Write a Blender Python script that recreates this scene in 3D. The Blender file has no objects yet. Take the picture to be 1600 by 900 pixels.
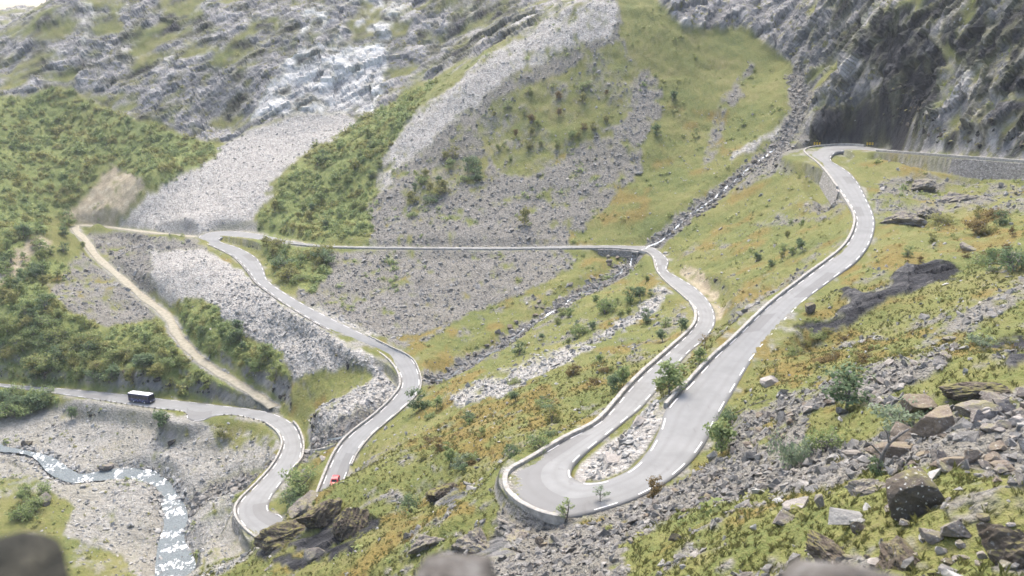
import bpy, bmesh, math, random
import numpy as np
from mathutils import Vector, Matrix
from mathutils.bvhtree import BVHTree
random.seed(7); RNG = np.random.default_rng(7)
SC = bpy.context.scene; COL = SC.collection
R = math.radians
# ------------------------------------------------------------------ camera model (photo pixels, 1600 x 900)
FPX = 1385.6; PITCH = R(14.5); CAMZ = 120.0
CP, SP = math.cos(PITCH), math.sin(PITCH)
def ray(u, v):
    x = (u-800)/FPX; y = -(v-450)/FPX
    return np.array([x, CP + y*SP, -SP + y*CP])
def at_h(u, v, h):          # point on the sight line at height h below the eye
    d = ray(u, v); return d*(h/d[2])
def at_d(u, v, D):          # point on the sight line at distance D
    d = ray(u, v); return d*(D/np.linalg.norm(d))
def project(P):             # world (eye at origin) -> photo pixel
    x = P[..., 0]; y = P[..., 1]; z = P[..., 2]
    f = y*CP - z*SP; up = y*SP + z*CP
    f = np.where(f < 0.05, 0.05, f)
    return 800 + FPX*x/f, 450 - FPX*up/f
# ------------------------------------------------------------------ noise
def _hash(ix, iy, iz, seed):
    h = (ix.astype(np.uint32)*np.uint32(374761393) + iy.astype(np.uint32)*np.uint32(668265263)
         + iz.astype(np.uint32)*np.uint32(2147483647 & 1274126177) + np.uint32(seed*974711 & 0xffffffff))
    h = (h ^ (h >> np.uint32(13)))*np.uint32(1274126177)
    h = h ^ (h >> np.uint32(16))
    return h
_G = np.array([[1,1,0],[-1,1,0],[1,-1,0],[-1,-1,0],[1,0,1],[-1,0,1],[1,0,-1],[-1,0,-1],[0,1,1],[0,-1,1],[0,1,-1],[0,-1,-1],[1,1,0],[-1,1,0],[0,-1,1],[0,-1,-1]], np.float32)
def perlin(p, seed=0):
    p = p.astype(np.float32); i = np.floor(p).astype(np.int32); f = p - i
    w = f*f*f*(f*(f*6-15)+10); out = None
    res = np.zeros(len(p), np.float32)
    for dx in (0, 1):
        wx = w[:, 0] if dx else 1-w[:, 0]
        for dy in (0, 1):
            wy = w[:, 1] if dy else 1-w[:, 1]
            for dz in (0, 1):
                wz = w[:, 2] if dz else 1-w[:, 2]
                g = _G[_hash(i[:, 0]+dx, i[:, 1]+dy, i[:, 2]+dz, seed) & np.uint32(15)]
                res += wx*wy*wz*(g[:, 0]*(f[:, 0]-dx) + g[:, 1]*(f[:, 1]-dy) + g[:, 2]*(f[:, 2]-dz))
    return res
def fbm(p, scale, octv=4, seed=0, gain=.5, ridged=False):
    out = np.zeros(len(p), np.float32); a = 1.0; s = 1.0/scale; tot = 0
    for o in range(octv):
        n = perlin(p*s, seed+o*17)
        if ridged: n = 1 - 2.2*np.abs(n)
        out += a*n; tot += a; a *= gain; s *= 2.03
    return out/tot*(1.0 if ridged else 1.6)
def _rnd(h): return (h & np.uint32(0xffff)).astype(np.float32)/65535.0
def blocks(p, scale, seed=0, tilt=.9):      # broken rock: every cell of a jittered lattice is a tilted facet at its own height
    p = (p/scale).astype(np.float32); i = np.floor(p).astype(np.int32); best = np.full(len(p), 1e9, np.float32); hh = np.zeros(len(p), np.float32); tone = np.zeros(len(p), np.float32)
    for dx in (-1, 0, 1):
        for dy in (-1, 0, 1):
            for dz in (-1, 0, 1):
                cx, cy, cz = i[:, 0]+dx, i[:, 1]+dy, i[:, 2]+dz
                a, b, c = (_rnd(_hash(cx, cy, cz, seed+k)) for k in (1, 2, 3))
                ex, ey, ez = p[:, 0]-cx-a, p[:, 1]-cy-b, p[:, 2]-cz-c; d = ex*ex+ey*ey+ez*ez; m = d < best
                r = _rnd(_hash(cx, cy, cz, seed+4)); t1, t2, t3 = (_rnd(_hash(cx, cy, cz, seed+k))-.5 for k in (5, 6, 7))
                best = np.where(m, d, best); hh = np.where(m, r-.5+tilt*(t1*ex+t2*ey+t3*ez), hh); tone = np.where(m, r, tone)
    return hh, tone
def sstep(a, b, x):
    t = np.clip((x-a)/(b-a), 0, 1); return t*t*(3-2*t)
# ------------------------------------------------------------------ the road, station by station (left edge, right edge, height)
ST = [(1760,273,1760,268,-28.4),(1700,264.5,1700,260,-29),(1600,254.5,1600,250.5,-30),(1500,247,1500,243,-31),(1420,241,1420,237,-32.2),(1376,238,1376,232.5,-33),(1345,236,1345,228.5,-33.6),
(1320,236,1316,227.5,-34),(1307,238,1284,229.5,-34.5),(1301,242,1265,232.5,-35),(1298,247,1257,237,-35.5),(1301,253,1262,244,-36),(1315,261,1278,256,-37),(1329,271,1291,269,-38),
(1342,287,1305,288,-39.5),(1355,312,1321,311,-41),(1365,335,1335,335,-42.5),(1367,355,1336,353,-43.5),(1359,381,1327,375,-44.7),(1338,408,1308,396,-46),
(1305,434,1262,431,-47.5),(1255,472,1202,477,-48.7),(1212,518,1150,527,-50),(1177,560,1112,562,-51),(1148,608,1077,600,-52),(1125,648,1042,637,-53),
(1098,697,1030,672,-53.8),(1070,730,1012,705,-54.3),(1035,757,985,733,-54.8),(985,782,945,751,-55.2),(920,802,915,754,-55.5),(875,809,903,751,-56),
(833,797,893,744,-56.3),(803,777,892,737,-56.6),(793,757,895,727,-57),(799,738,904,716,-57.3),(833,718,918,704,-57.8),(883,688,945,683,-58.3),(933,662,977,657,-59),
(962,632,1002,637,-59.6),(983,607,1022,615,-60.2),(1010,580,1047,585,-61),(1047,547,1075,553,-62),(1080,516,1103,528,-63),(1089,498,1118,503,-63.6),(1085,481,1112,477,-64.3),
(1067,463,1090,452,-65),(1042,442,1062,434,-66),(1027,424,1043,422,-66.8),(1021,404,1045,408,-67.4),(1013,396,1035,396,-67.8),(1000,392.5,1018,386.5,-68),(977,390,985,384,-68.3),
(933,388.5,933,383.5,-68.8),(800,390,800,386,-70.5),(667,389.5,667,386,-72),(523,387.5,523,384,-73.5),(460,382.5,460,377.5,-74.2),(410,375,405,366,-74.8),(380,371.5,375,362,-75.2),
(355,370,340,361.5,-75.6),(345,372,318,366,-76),(343,376,309,372.5,-76.4),(350,380,316,378,-77),(373,387,338,387.5,-77.6),(400,402,366,402,-78.5),(412,420,386,422,-79.3),(418,437,400,441,-80),
(440,454,420,457,-80.8),(483,480,450,478,-82),(535,506,500,508,-83.5),(600,538,545,531,-85.3),(640,558,590,550,-86.8),(653,578,617,573,-87.7),(657,600,627,600,-88.7),(647,621,613,623,-89.7),
(613,652,585,650,-91),(580,680,550,677,-92.2),(558,707,527,703,-93.2),(545,735,508,743,-94.3),(530,775,495,775,-95.3),(505,830,475,800,-96.5),(450,860,450,812,-97.5),(405,843,436,803,-98.3),
(377,819,424,800,-99),(369,800,420,790,-99.4),(376,782,427,772,-100),(400,758,445,748,-100.8),(423,733,460,730,-101.6),(437,711,471,714,-102.3),(442,691,472,690,-103),(433,674,460,664,-103.6),
(415,661,435,649,-104.2),(400,656,405,641,-104.7),(367,649,367,636,-105.3),(338,650,340,633,-105.7),(312,658,318,630.5,-106.1),(294,655,300,628,-106.3),(286,643.5,285,626.5,-106.5),(233,637,240,621.5,-107),(167,627,175,614,-108),
(100,617,105,607.5,-109),(33,608,35,602.5,-110),(-60,597,-60,592.5,-111)]
RL = np.array([at_h(a, b, h) for a, b, c, d, h in ST]); RR = np.array([at_h(c, d, h) for a, b, c, d, h in ST])
def spline(P, n):           # Catmull-Rom, n pieces a span
    P = np.asarray(P, float); out = []
    Q = np.vstack([2*P[0]-P[1], P, 2*P[-1]-P[-2]])
    for i in range(1, len(Q)-2):
        p0, p1, p2, p3 = Q[i-1], Q[i], Q[i+1], Q[i+2]
        for k in range(n):
            t = k/n
            out.append(.5*((2*p1)+(-p0+p2)*t+(2*p0-5*p1+4*p2-p3)*t*t+(-p0+3*p1-3*p2+p3)*t**3))
    out.append(Q[-2]); return np.array(out)
NS = 5
DL = spline(RL, NS); DR = spline(RR, NS)
DC = (DL+DR)/2; DW = np.linalg.norm(DL-DR, axis=1)/2
def fine(P, step=.8):       # resample at an even spacing
    P = np.asarray(P, float); s = np.r_[0, np.cumsum(np.linalg.norm(np.diff(P, axis=0), axis=1))]
    t = np.arange(0, s[-1], step); return np.stack([np.interp(t, s, P[:, k]) for k in range(P.shape[1])], 1)
CW = fine(np.c_[DC, DW], 1.0)   # centre line xyz + half width
# the old gravel track and the stream course
PATH_PX = [(307,370,-76.5),(233,363,-80),(170,355,-82.5),(125,352,-83),(118,360,-83.6),(133,375,-84.6),(150,400,-86.5),(187,433,-89.5),(227,467,-92),(260,493,-93.6),(277,523,-95.5),(300,550,-97),(333,577,-98.8),(367,597,-100.4),(400,617,-102),(428,636,-103.4)]
PT = spline([at_h(*p) for p in PATH_PX], 8)
PTC = fine(np.c_[PT, np.full(len(PT), 1.9)], 1.0)
# ------------------------------------------------------------------ natural ground: known points, then an interpolated surface
CPTS = [(1250,560,175),(1400,450,192),(1600,290,298),(1500,280,318),(1450,300,312),(1500,350,262),(1600,370,225),(1420,340,272),(1600,450,165),(1450,520,150),(1600,560,100),(1600,640,68),
(1600,750,46),(1600,890,34),(1450,640,92),(1450,750,58),(1400,890,42),(1300,600,120),(1300,680,98),(1300,750,74),(1200,620,135),(1200,700,108),(1200,780,80),(1200,890,54),(1100,740,118),
(1100,800,92),(1000,820,102),(1000,890,74),(900,850,100),(850,890,90),(870,825,114),(780,795,122),(800,835,114),(740,850,118),(690,885,112),(600,880,128),(600,820,150),(500,890,148),
(500,840,166),(400,890,168),(420,845,182),(340,895,180),(450,794,186),(510,759,188),(560,737,192),(700,740,160),(650,780,160),(620,700,197),(700,680,185),(800,680,160),(750,620,215),
(850,600,195),(900,620,174),(960,560,202),(850,560,225),(680,620,240),(600,720,194),(960,470,265),(1000,520,224),(1000,440,295),(920,520,240),(960,425,312),(900,455,298),(830,500,283),
(760,545,270),(690,580,262),(850,420,320),(700,450,318),(560,460,322),(600,520,292),(760,480,305),(680,540,278),
(600,300,400),(640,195,440),(750,100,455),(900,6,470),(800,300,378),(800,200,415),(700,250,410),(950,300,372),(1000,200,405),(1000,100,440),(1000,15,470),(1150,60,470),(1100,200,410),
(1200,150,425),(1230,100,455),(1240,190,400),(1130,290,360),(1060,345,340),(900,340,358),(1100,0,495),(1200,10,495),(1300,100,430),(1300,0,455),(1260,212,392),(1330,210,388),(1400,200,366),
(1400,0,402),(1500,200,345),(1600,220,324),(1600,100,345),(1600,0,365),(1500,0,385),(1450,100,375),
(1200,320,330),(1100,380,312),(1250,300,325),(1200,400,265),(1150,440,250),(1280,340,292),(1230,262,352),(1160,330,335),(1130,470,238),
(470,560,285),(560,610,262),(430,610,285),(350,590,297),(350,480,328),(300,420,368),(500,640,250),(480,690,248),(250,420,384),(80,345,457),(40,420,420),(100,480,372),(0,520,372),(150,560,340),
(0,580,368),(250,560,322),(0,300,530),(0,150,620),(100,200,590),(200,200,560),(150,300,492),(220,270,498),(300,230,530),(350,215,540),(380,280,460),(300,340,428),(450,190,520),(540,185,515),
(490,240,465),(550,320,412),(450,340,412),(600,180,490),(670,140,500),(100,100,640),(200,100,620),(300,100,590),(300,0,660),(400,140,550),(500,100,552),(500,0,612),(620,100,545),(700,60,560),
(700,0,580),(800,10,562),(850,0,565),(200,0,680),(75,10,690),(30,60,680),(-60,130,670),(-40,150,840),(20,130,840),(80,110,860),(140,-40,780),(500,-80,720),(800,-70,680),(1000,-80,580),(1300,-80,510),(1600,-80,420)]
HPTS = [(145,362,-84.8),(160,372,-85.6),(185,388,-86.5),(200,378,-84.5),(110,375,-86),(0,660,-115),(150,660,-114),(300,690,-113.5),(60,760,-115.5),(200,800,-116),(100,890,-116),(300,830,-116.5),(250,890,-117),(380,740,-109),(350,700,-111),(330,860,-115.5),(0,880,-114),(420,720,-106)]
pts = [at_d(*p) for p in CPTS] + [at_h(*p) for p in HPTS]
pts += [p for i, p in enumerate(RL) if i % 2 == 0 or i < 15] + [p for i, p in enumerate(RR) if i % 2 or i < 15]
pts += [p for p in PT[::8]]
for az in range(-80, 81, 10):
    a = R(az); k = sstep(-20, 25, np.array(float(az)))
    for r, hl, hr in ((2, -3.1, -3.1), (4.9, -3.2, -3.2), (7, -6, -4.8), (11, -11, -8.2), (20, -21, -12.6), (40, -39, -21 if az > 34 else None), (70, -62, -26 if az > 34 else None), (110, -86, -32 if az > 34 else None), (150, -104, -36 if az > 34 else None)):
        if az > 34 or r < 21: h = hl*(1-k) + hr*k
        elif az < -4 and (r < 120 or az < -25): h = hl
        elif r < 60 and az < 6: h = hl*.93
        else: continue
        pts.append(np.array([r*math.sin(a), r*math.cos(a), h]))
for az in (-50, -65, -80):
    for r, h in ((220, -112), (350, -100), (500, -40), (700, 20), (1000, 60)): pts.append(np.array([r*math.sin(R(az)), r*math.cos(R(az)), h]))
for az in (48, 65, 80):
    for r, h in ((220, -20), (350, 30), (500, 100), (1000, 200)): pts.append(np.array([r*math.sin(R(az)), r*math.cos(R(az)), h]))
pts = np.array(pts)
# drop near duplicates in plan
keep = []
for i, p in enumerate(pts):
    if all(np.hypot(*(p[:2]-pts[j, :2])) > 2.0 for j in keep): keep.append(i)
pts = pts[keep]
XY = pts[:, :2]
K = np.sqrt(((XY[:, None]-XY[None])**2).sum(-1) + 9.0)
A = np.zeros((len(XY)+3, len(XY)+3)); A[:len(XY), :len(XY)] = -K - np.eye(len(XY))*(-1.0)*.8
A[:len(XY), -3] = 1; A[:len(XY), -2:] = XY; A[-3, :len(XY)] = 1; A[-2:, :len(XY)] = XY.T
sol = np.linalg.solve(A, np.r_[pts[:, 2], 0, 0, 0])
def nat(xy):
    out = np.zeros(len(xy))
    for i in range(0, len(xy), 20000):
        q = xy[i:i+20000]
        k = np.sqrt(((q[:, None]-XY[None])**2).sum(-1) + 9.0)
        out[i:i+20000] = -(k@sol[:-3]) + sol[-3] + q@sol[-2:]
    return out
# polar sheet round the eye: even detail from the near bank to the far crags
QUAL = globals().get('QUAL', 1.0)
def gr(a, b, f): return np.exp(np.linspace(math.log(a), math.log(b), max(3, int(math.log(b/a)/(f*QUAL)))))[:-1]
st = .066*QUAL
aa = np.concatenate([np.linspace(-84, -36, 50)[:-1], np.arange(-36, 34.0, st), np.linspace(34, 84, 50)])
aa = np.radians(aa)
NR, NA = int(1180/QUAL), len(aa)
print('terrain grid', NR, NA, NR*NA)
# coarse natural heights, then bilinear onto the sheet
cr = np.exp(np.linspace(math.log(.5), math.log(1150), 330)); ca = np.radians(np.linspace(-84, 84, 300))
gx = cr[:, None]*np.sin(ca)[None]; gy = cr[:, None]*np.cos(ca)[None]
H0 = nat(np.stack([gx.ravel(), gy.ravel()], 1)).reshape(gx.shape)
def bil(r, a):
    fi = np.log(r/cr[0])/math.log(cr[1]/cr[0]); fj = (a-ca[0])/(ca[1]-ca[0])
    i = np.clip(fi.astype(int), 0, len(cr)-2); j = np.clip(fj.astype(int), 0, len(ca)-2); s = fi-i; t = fj-j
    return H0[i, j]*(1-s)*(1-t)+H0[i+1, j]*s*(1-t)+H0[i, j+1]*(1-s)*t+H0[i+1, j+1]*s*t
# rows crowd where the ground faces the eye, thin out where it turns away
el = np.arctan2(H0, cr[:, None]); de = np.maximum(np.diff(el, axis=0), 0)
wgt = de + .2*np.log(cr[1]/cr[0])*sstep(6, 30, cr[1:])[:, None] + .0006
for _ in range(14): wgt[:, 1:-1] = (wgt[:, :-2]+2*wgt[:, 1:-1]+wgt[:, 2:])/4; wgt[1:-1] = (wgt[:-2]+2*wgt[1:-1]+wgt[2:])/4
cum = np.vstack([np.zeros((1, len(ca))), np.cumsum(wgt, 0)]); rows = np.linspace(0, 1, NR)
RC = np.stack([np.interp(rows*cum[-1, j], cum[:, j], cr) for j in range(len(ca))], 1)
RG = np.stack([np.interp(aa, ca, RC[i]) for i in range(NR)]); AG = np.broadcast_to(aa[None], RG.shape); RG = RG.ravel(); AG = AG.ravel().copy()
P = np.stack([RG*np.sin(AG), RG*np.cos(AG), bil(RG, AG)], 1)
def nearest(XYq, line, reach):      # distance in plan and the index of the nearest line sample, only within reach
    d = np.full(len(XYq), 1e9, np.float32); ix = np.zeros(len(XYq), np.int32)
    B = 25
    seg = [(i, line[i:i+B+1]) for i in range(0, len(line), B)]
    for i0, L in seg:
        lo = L[:, :2].min(0)-reach; hi = L[:, :2].max(0)+reach
        m = np.nonzero((XYq[:, 0] > lo[0]) & (XYq[:, 0] < hi[0]) & (XYq[:, 1] > lo[1]) & (XYq[:, 1] < hi[1]))[0]
        if not len(m): continue
        q = XYq[m]
        dd = np.hypot(q[:, 0:1]-L[None, :, 0], q[:, 1:2]-L[None, :, 1]).astype(np.float32)
        k = dd.argmin(1); dm = dd[np.arange(len(m)), k]
        b = dm < d[m]; d[m[b]] = dm[b]; ix[m[b]] = k[b]+i0
    return d, ix
RD, RI = nearest(P[:, :2], CW, 24.0)
EDGE = RD - CW[np.clip(RI, 0, len(CW)-1), 3]       # metres outside the road edge
PD, PI_ = nearest(P[:, :2], PTC, 12.0); PEDGE = PD - 1.9
def nat_hit(u, v, tmax=1000):
    d = ray(u, v); t = np.arange(8, tmax, .4); q = d[None]*t[:, None]
    g = bil(np.hypot(q[:, 0], q[:, 1]), np.arctan2(q[:, 0], q[:, 1]))
    k = np.nonzero(q[:, 2] < g)[0]
    return q[k[0]] if len(k) else q[-1]
STREAM_PX = [(1243,110),(1252,150),(1240,190),(1205,232),(1165,262),(1130,290),(1085,325),(1050,352),(1022,376),(985,400),(960,425),(900,456),(865,480),(830,500),(795,525),(760,545),(700,577),(660,592)]
STREAM_PX2 = [(612,625),(560,655),(520,680),(480,697)]
STREAM_PX3 = [(440,725),(398,742),(355,752),(320,765),(296,780)]
RIVER_PX = [(-420,655,-115.4),(-260,668,-115.8),(-140,680,-116.1),(-60,690,-116.4),(0,702,-116.5),(33,706,-116.6),(67,716,-116.7),(95,738,-116.9),(120,748,-117),(150,745,-117.1),(187,741,-117.2),(230,745,-117.4),(257,762,-117.7),(270,790,-118),(275,817,-118.3),(268,847,-118.6),(274,883,-118.9),(276,925,-119.2),(276,1000,-119.8)]
RIV = fine(spline([at_h(*p) for p in RIVER_PX], 6), 1.0)
def rivw(n): t = np.linspace(0, 1, n); return 1.1 + 1.05*sstep(.45, .85, t) + .8*np.sin(t*23) + .5*np.sin(t*51)
RVW = rivw(len(RIV))
VD, VI = nearest(P[:, :2], np.c_[RIV, RVW], 22.0)
STRL = []
for px in (STREAM_PX, STREAM_PX2, STREAM_PX3):
    L = fine(spline([nat_hit(*p) for p in px], 6), 1.0); STRL.append(L)
SD = np.full(len(P), 1e9, np.float32)
for L in STRL:
    d, _ = nearest(P[:, :2], L, 16.0); SD = np.minimum(SD, d)
# ------------------------------------------------------------------ what covers the ground: outlines of each patch
U, V = project(P)
n_big = fbm(P, 22, 4, 3); n_mid = fbm(P, 6, 3, 5); n_fine = fbm(P, 1.7, 3, 9)
DIST = np.linalg.norm(P, axis=1)
wob = (n_big*5.0 + n_mid*3.0)                     # metres of raggedness
PXM = FPX/np.maximum(DIST, 20)
Uw = U + np.clip(wob*PXM*.8, -34, 34); Vw = V + np.clip((n_mid*3.0+n_fine*1.6+n_big*2.5)*PXM*.4, -17, 17)
def inside(poly, uu=None, vv=None):
    uu = Uw if uu is None else uu; vv = Vw if vv is None else vv
    poly = np.array(poly, float); lo = poly.min(0); hi = poly.max(0)
    m = np.nonzero((uu > lo[0]) & (uu < hi[0]) & (vv > lo[1]) & (vv < hi[1]))[0]
    r = np.zeros(len(uu), bool)
    if not len(m): return r
    x = uu[m]; y = vv[m]; c = np.zeros(len(m), bool)
    for (x0, y0), (x1, y1) in zip(poly, np.roll(poly, -1, 0)):
        if y0 == y1: continue
        hit = ((y0 > y) != (y1 > y)) & (x < (x1-x0)*(y-y0)/(y1-y0)+x0)
        c ^= hit
    r[m] = c; return r
M1 = np.array([[.70, .10, .70], [-.66, .45, .60], [-.27, -.88, .38]]); M1 = np.linalg.svd(M1)[0]@np.linalg.svd(M1)[2]
BED = P@M1.T*np.array([.28, 1, 1])        # the beds of rock run up to the right
n_bed = fbm(BED, 11, 5, 79, .6); n_bed2 = fbm(BED, 5, 4, 80, .6)
CLS = ['scree', 'pale', 'bush', 'cliff', 'dark', 'white', 'soil', 'gravel', 'rust']
Wt = {k: np.zeros(len(P), np.float32) for k in CLS}
def paint(cls, poly, cover=1.0, noise=None, only=None):
    m = inside(poly) if isinstance(poly, list) else poly
    m = m.astype(np.float32)
    if cover < 1:
        nn = n_mid*.6 + n_fine*.4 + n_big*.5 if noise is None else noise
        m *= sstep(.12, -.12, nn - (cover-.5)*1.1)
    for k in CLS: Wt[k] *= 1-m
    if cls: Wt[cls] = np.maximum(Wt[cls], m)
allm = np.ones(len(P), bool)
behind = DIST > 900
# grass is the ground itself; thin stones and rust-coloured heath show through it
paint('scree', allm & (DIST < 330) & (V > 380), .16)
paint('rust', allm & (DIST < 420), .24, fbm(P, 16, 5, 41))
# crags
paint('cliff', [(-900,-900),(900,-900),(890,5),(740,95),(690,125),(650,128),(612,165),(565,192),(480,185),(400,200),(360,225),(300,215),(270,190),(210,185),(160,165),(100,135),(40,150),(-80,160),(-900,200)])
paint(None, [(-900,-900),(900,-900),(890,5),(740,95),(690,125),(612,165),(565,192),(480,185),(400,200),(360,225),(300,215),(210,185),(100,135),(-900,200)], .40, n_bed*.8+fbm(P, 40, 3, 77)*.5)
paint('cliff', [(250,185),(290,200),(360,205),(365,225),(320,222),(285,212)])
paint('white', [(480,-60),(660,-60),(640,0),(612,75),(470,70)], .36, n_bed*.7+fbm(P, 14, 4, 86)*.6)
paint('white', [(470,75),(608,75),(600,120),(588,180),(500,180),(430,178),(395,192),(400,170),(425,130),(455,95)], .80, n_bed*.7+fbm(P, 14, 4, 85)*.6)
paint('white', [(100,-60),(160,-60),(150,40),(128,110),(112,105),(125,40)], .18)
paint('cliff', [(1005,-900),(2600,-900),(2600,240),(1600,242),(1440,236),(1380,230),(1262,224),(1215,190),(1238,160),(1252,120),(1232,95),(1160,42),(1110,48),(1060,45),(1030,8)])
paint(None, [(1280,-900),(2600,-900),(2600,240),(1600,242),(1440,236),(1262,224),(1240,160),(1260,80)], .43, n_bed*.9+n_bed2*.3)
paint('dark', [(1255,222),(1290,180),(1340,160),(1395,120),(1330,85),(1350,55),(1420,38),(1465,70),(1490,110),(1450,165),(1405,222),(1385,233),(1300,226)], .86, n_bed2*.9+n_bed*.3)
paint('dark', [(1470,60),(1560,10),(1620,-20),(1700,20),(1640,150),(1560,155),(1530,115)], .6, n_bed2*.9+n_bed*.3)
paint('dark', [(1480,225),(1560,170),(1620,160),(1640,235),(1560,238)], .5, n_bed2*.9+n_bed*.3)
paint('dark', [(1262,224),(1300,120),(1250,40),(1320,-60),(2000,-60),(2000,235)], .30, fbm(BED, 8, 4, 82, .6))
paint('dark', [(-50,-50),(640,-50),(600,150),(300,215),(-50,150)], .20, fbm(BED, 9, 4, 83, .6))
paint('dark', [(640,-50),(900,-50),(890,5),(740,95),(660,110),(650,40)], .35, fbm(BED, 8, 4, 84, .6))
paint('scree', [(1180,265),(1210,235),(1262,200),(1262,224),(1246,240),(1200,272),(1140,300)], .8)
# boulder fans
paint('pale', [(445,186),(480,176),(540,178),(566,192),(535,212),(480,232),(430,285),(398,345),(300,362),(185,348),(230,310),(300,260),(380,212)])
paint('soil', [(98,335),(150,288),(170,258),(222,262),(228,290),(195,335),(150,350)], .9)
paint('gravel', [(330,350),(405,345),(420,362),(400,372),(330,362)])
paint('scree', [(120,362),(300,372),(330,392),(260,440),(225,445),(185,425),(150,385)], .8)
paint('pale', [(235,395),(315,388),(372,420),(420,460),(500,520),(600,575),(625,600),(590,640),(540,680),(500,700),(478,690),(500,640),(565,610),(590,585),(540,572),(450,595),(440,548),(380,522),(350,505),(330,472),(280,475),(240,450)])
paint('scree', [(70,440),(130,395),(190,440),(240,490),(160,512),(100,482)], .6)
paint('soil', [(-40,430),(0,410),(60,368),(85,380),(30,432),(0,452)], .85)
paint('scree', [(570,388),(585,310),(612,240),(650,185),(740,102),(900,2),(968,-30),(965,60),(1000,110),(1018,108),(1042,130),(1022,190),(992,270),(952,322),(890,368),(880,386)], .84, n_mid*.9+n_fine*.5+n_big*.3)
paint(None, [(745,190),(800,140),(880,110),(960,60),(1000,110),(980,180),(900,230),(830,275),(780,270),(750,225)], .62)
paint('pale', [(602,228),(645,185),(740,102),(900,0),(970,-40),(958,55),(885,80),(800,118),(720,178),(650,240),(612,285),(592,300)], .8)
paint(None, [(690,250),(760,240),(760,280),(690,300),(640,345),(625,330),(650,285)], .5)
paint('scree', [(455,470),(520,395),(640,391),(880,391),(905,408),(860,440),(760,480),(700,512),(640,545),(605,535),(540,505)], .9, n_mid*.9+n_fine*.5+n_big*.3)
paint('pale', [(470,480),(500,478),(560,510),(600,530),(560,525),(500,500)], .7)
paint('scree', [(1175,95),(1185,92),(1150,150),(1128,190),(1112,262),(1098,265),(1108,205),(1130,150)], .6)
paint('pale', [(1240,108),(1250,108),(1256,150),(1246,188),(1210,215),(1180,232),(1150,250),(1140,248),(1200,208),(1236,180)], .75)
paint('scree', [(1170,352),(1250,312),(1310,296),(1325,330),(1290,345),(1210,352)], .55)
paint('scree', [(1150,470),(1200,445),(1290,405),(1320,360),(1330,372),(1290,408),(1200,470),(1130,520)], .45)
paint('soil', [(1062,420),(1085,415),(1125,445),(1130,490),(1115,488),(1108,470),(1085,446)], .75)
paint('pale', [(1035,450),(1052,462),(940,535),(850,577),(720,632),(700,622),(850,562),(930,520)], .75)
paint('pale', [(700,620),(760,600),(850,570),(860,580),(800,612),(720,640)], .7)
paint('scree', [(1000,520),(1060,480),(1075,500),(1000,560),(960,580)], .45)
paint('scree', [(600,700),(680,665),(860,625),(870,635),(700,690),(620,730)], .35)
paint('pale', [(1330,-99),(1331,-99),(1331,-98)])
# below the near bend and the near talus
paint('scree', [(700,930),(720,880),(770,800),(790,790),(880,816),(960,785),(1050,757),(1120,720),(1180,712),(1270,700),(1340,690),(1400,668),(1450,655),(1400,700),(1330,740),(1240,770),(1180,795),(1100,805),(1010,845),(960,930)])
paint('scree', [(1140,650),(1200,622),(1320,578),(1335,620),(1250,650),(1240,722),(1150,735),(1130,690)], .62)
paint('scree', [(1300,600),(1420,540),(1500,500),(1560,470),(1560,490),(1480,560),(1350,640)], .45)
paint('scree', [(1380,735),(1400,690),(1470,655),(1540,620),(1700,560),(1800,800),(1580,745),(1500,738),(1440,740)], .95)
paint('scree', [(1230,770),(1330,730),(1420,770),(1330,800),(1250,830)], .3)
paint('scree', [(1450,780),(1700,740),(1700,930),(1500,850)], .55)
paint('scree', [(1060,930),(1120,870),(1300,850),(1480,870),(1560,930)], .45)
paint('scree', [(1370,280),(1450,270),(1600,295),(1600,330),(1450,330),(1390,350),(1362,330)], .5)
paint('scree', [(1330,600),(1430,540),(1470,500),(1600,430),(1620,450),(1500,540),(1430,600),(1340,640)], .5)
paint('dark', [(1232,522),(1310,487),(1320,455),(1365,452),(1400,425),(1470,408),(1512,424),(1480,440),(1420,450),(1390,478),(1350,500),(1340,517),(1250,528)], .95)
paint('dark', [(1236,548),(1280,530),(1285,538),(1250,552)])
paint('dark', [(1545,545),(1600,525),(1620,550),(1560,572)], .8)
# crags of the ledge in front of the red car
paint('dark', [(395,860),(420,835),(470,800),(540,797),(590,812),(570,850),(530,880),(440,885),(410,872)], .6)
paint('cliff', [(640,900),(690,860),(770,820),(800,830),(800,900)], .7)
paint('cliff', [(650,775),(700,755),(720,765),(690,785)], .8)
for pl in ([(1190,560),(1260,525),(1340,555),(1300,605),(1200,600),(1160,590)], [(1330,540),(1430,500),(1520,520),(1420,570)], [(1460,345),(1560,330),(1580,370),(1470,405)], [(1230,540),(1330,515),(1360,530),(1260,560)], [(1300,420),(1420,380),(1440,410),(1330,455)], [(1230,690),(1300,660),(1330,690),(1260,720)],
    [(640,700),(760,640),(860,600),(880,640),(740,720)], [(600,830),(700,770),(740,790),(640,860)], [(600,540),(700,500),(720,530),(640,560)], [(880,820),(960,790),(1020,775),(940,820)]):
    paint('rust', pl, .55, fbm(P, 7, 4, 43))
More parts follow.
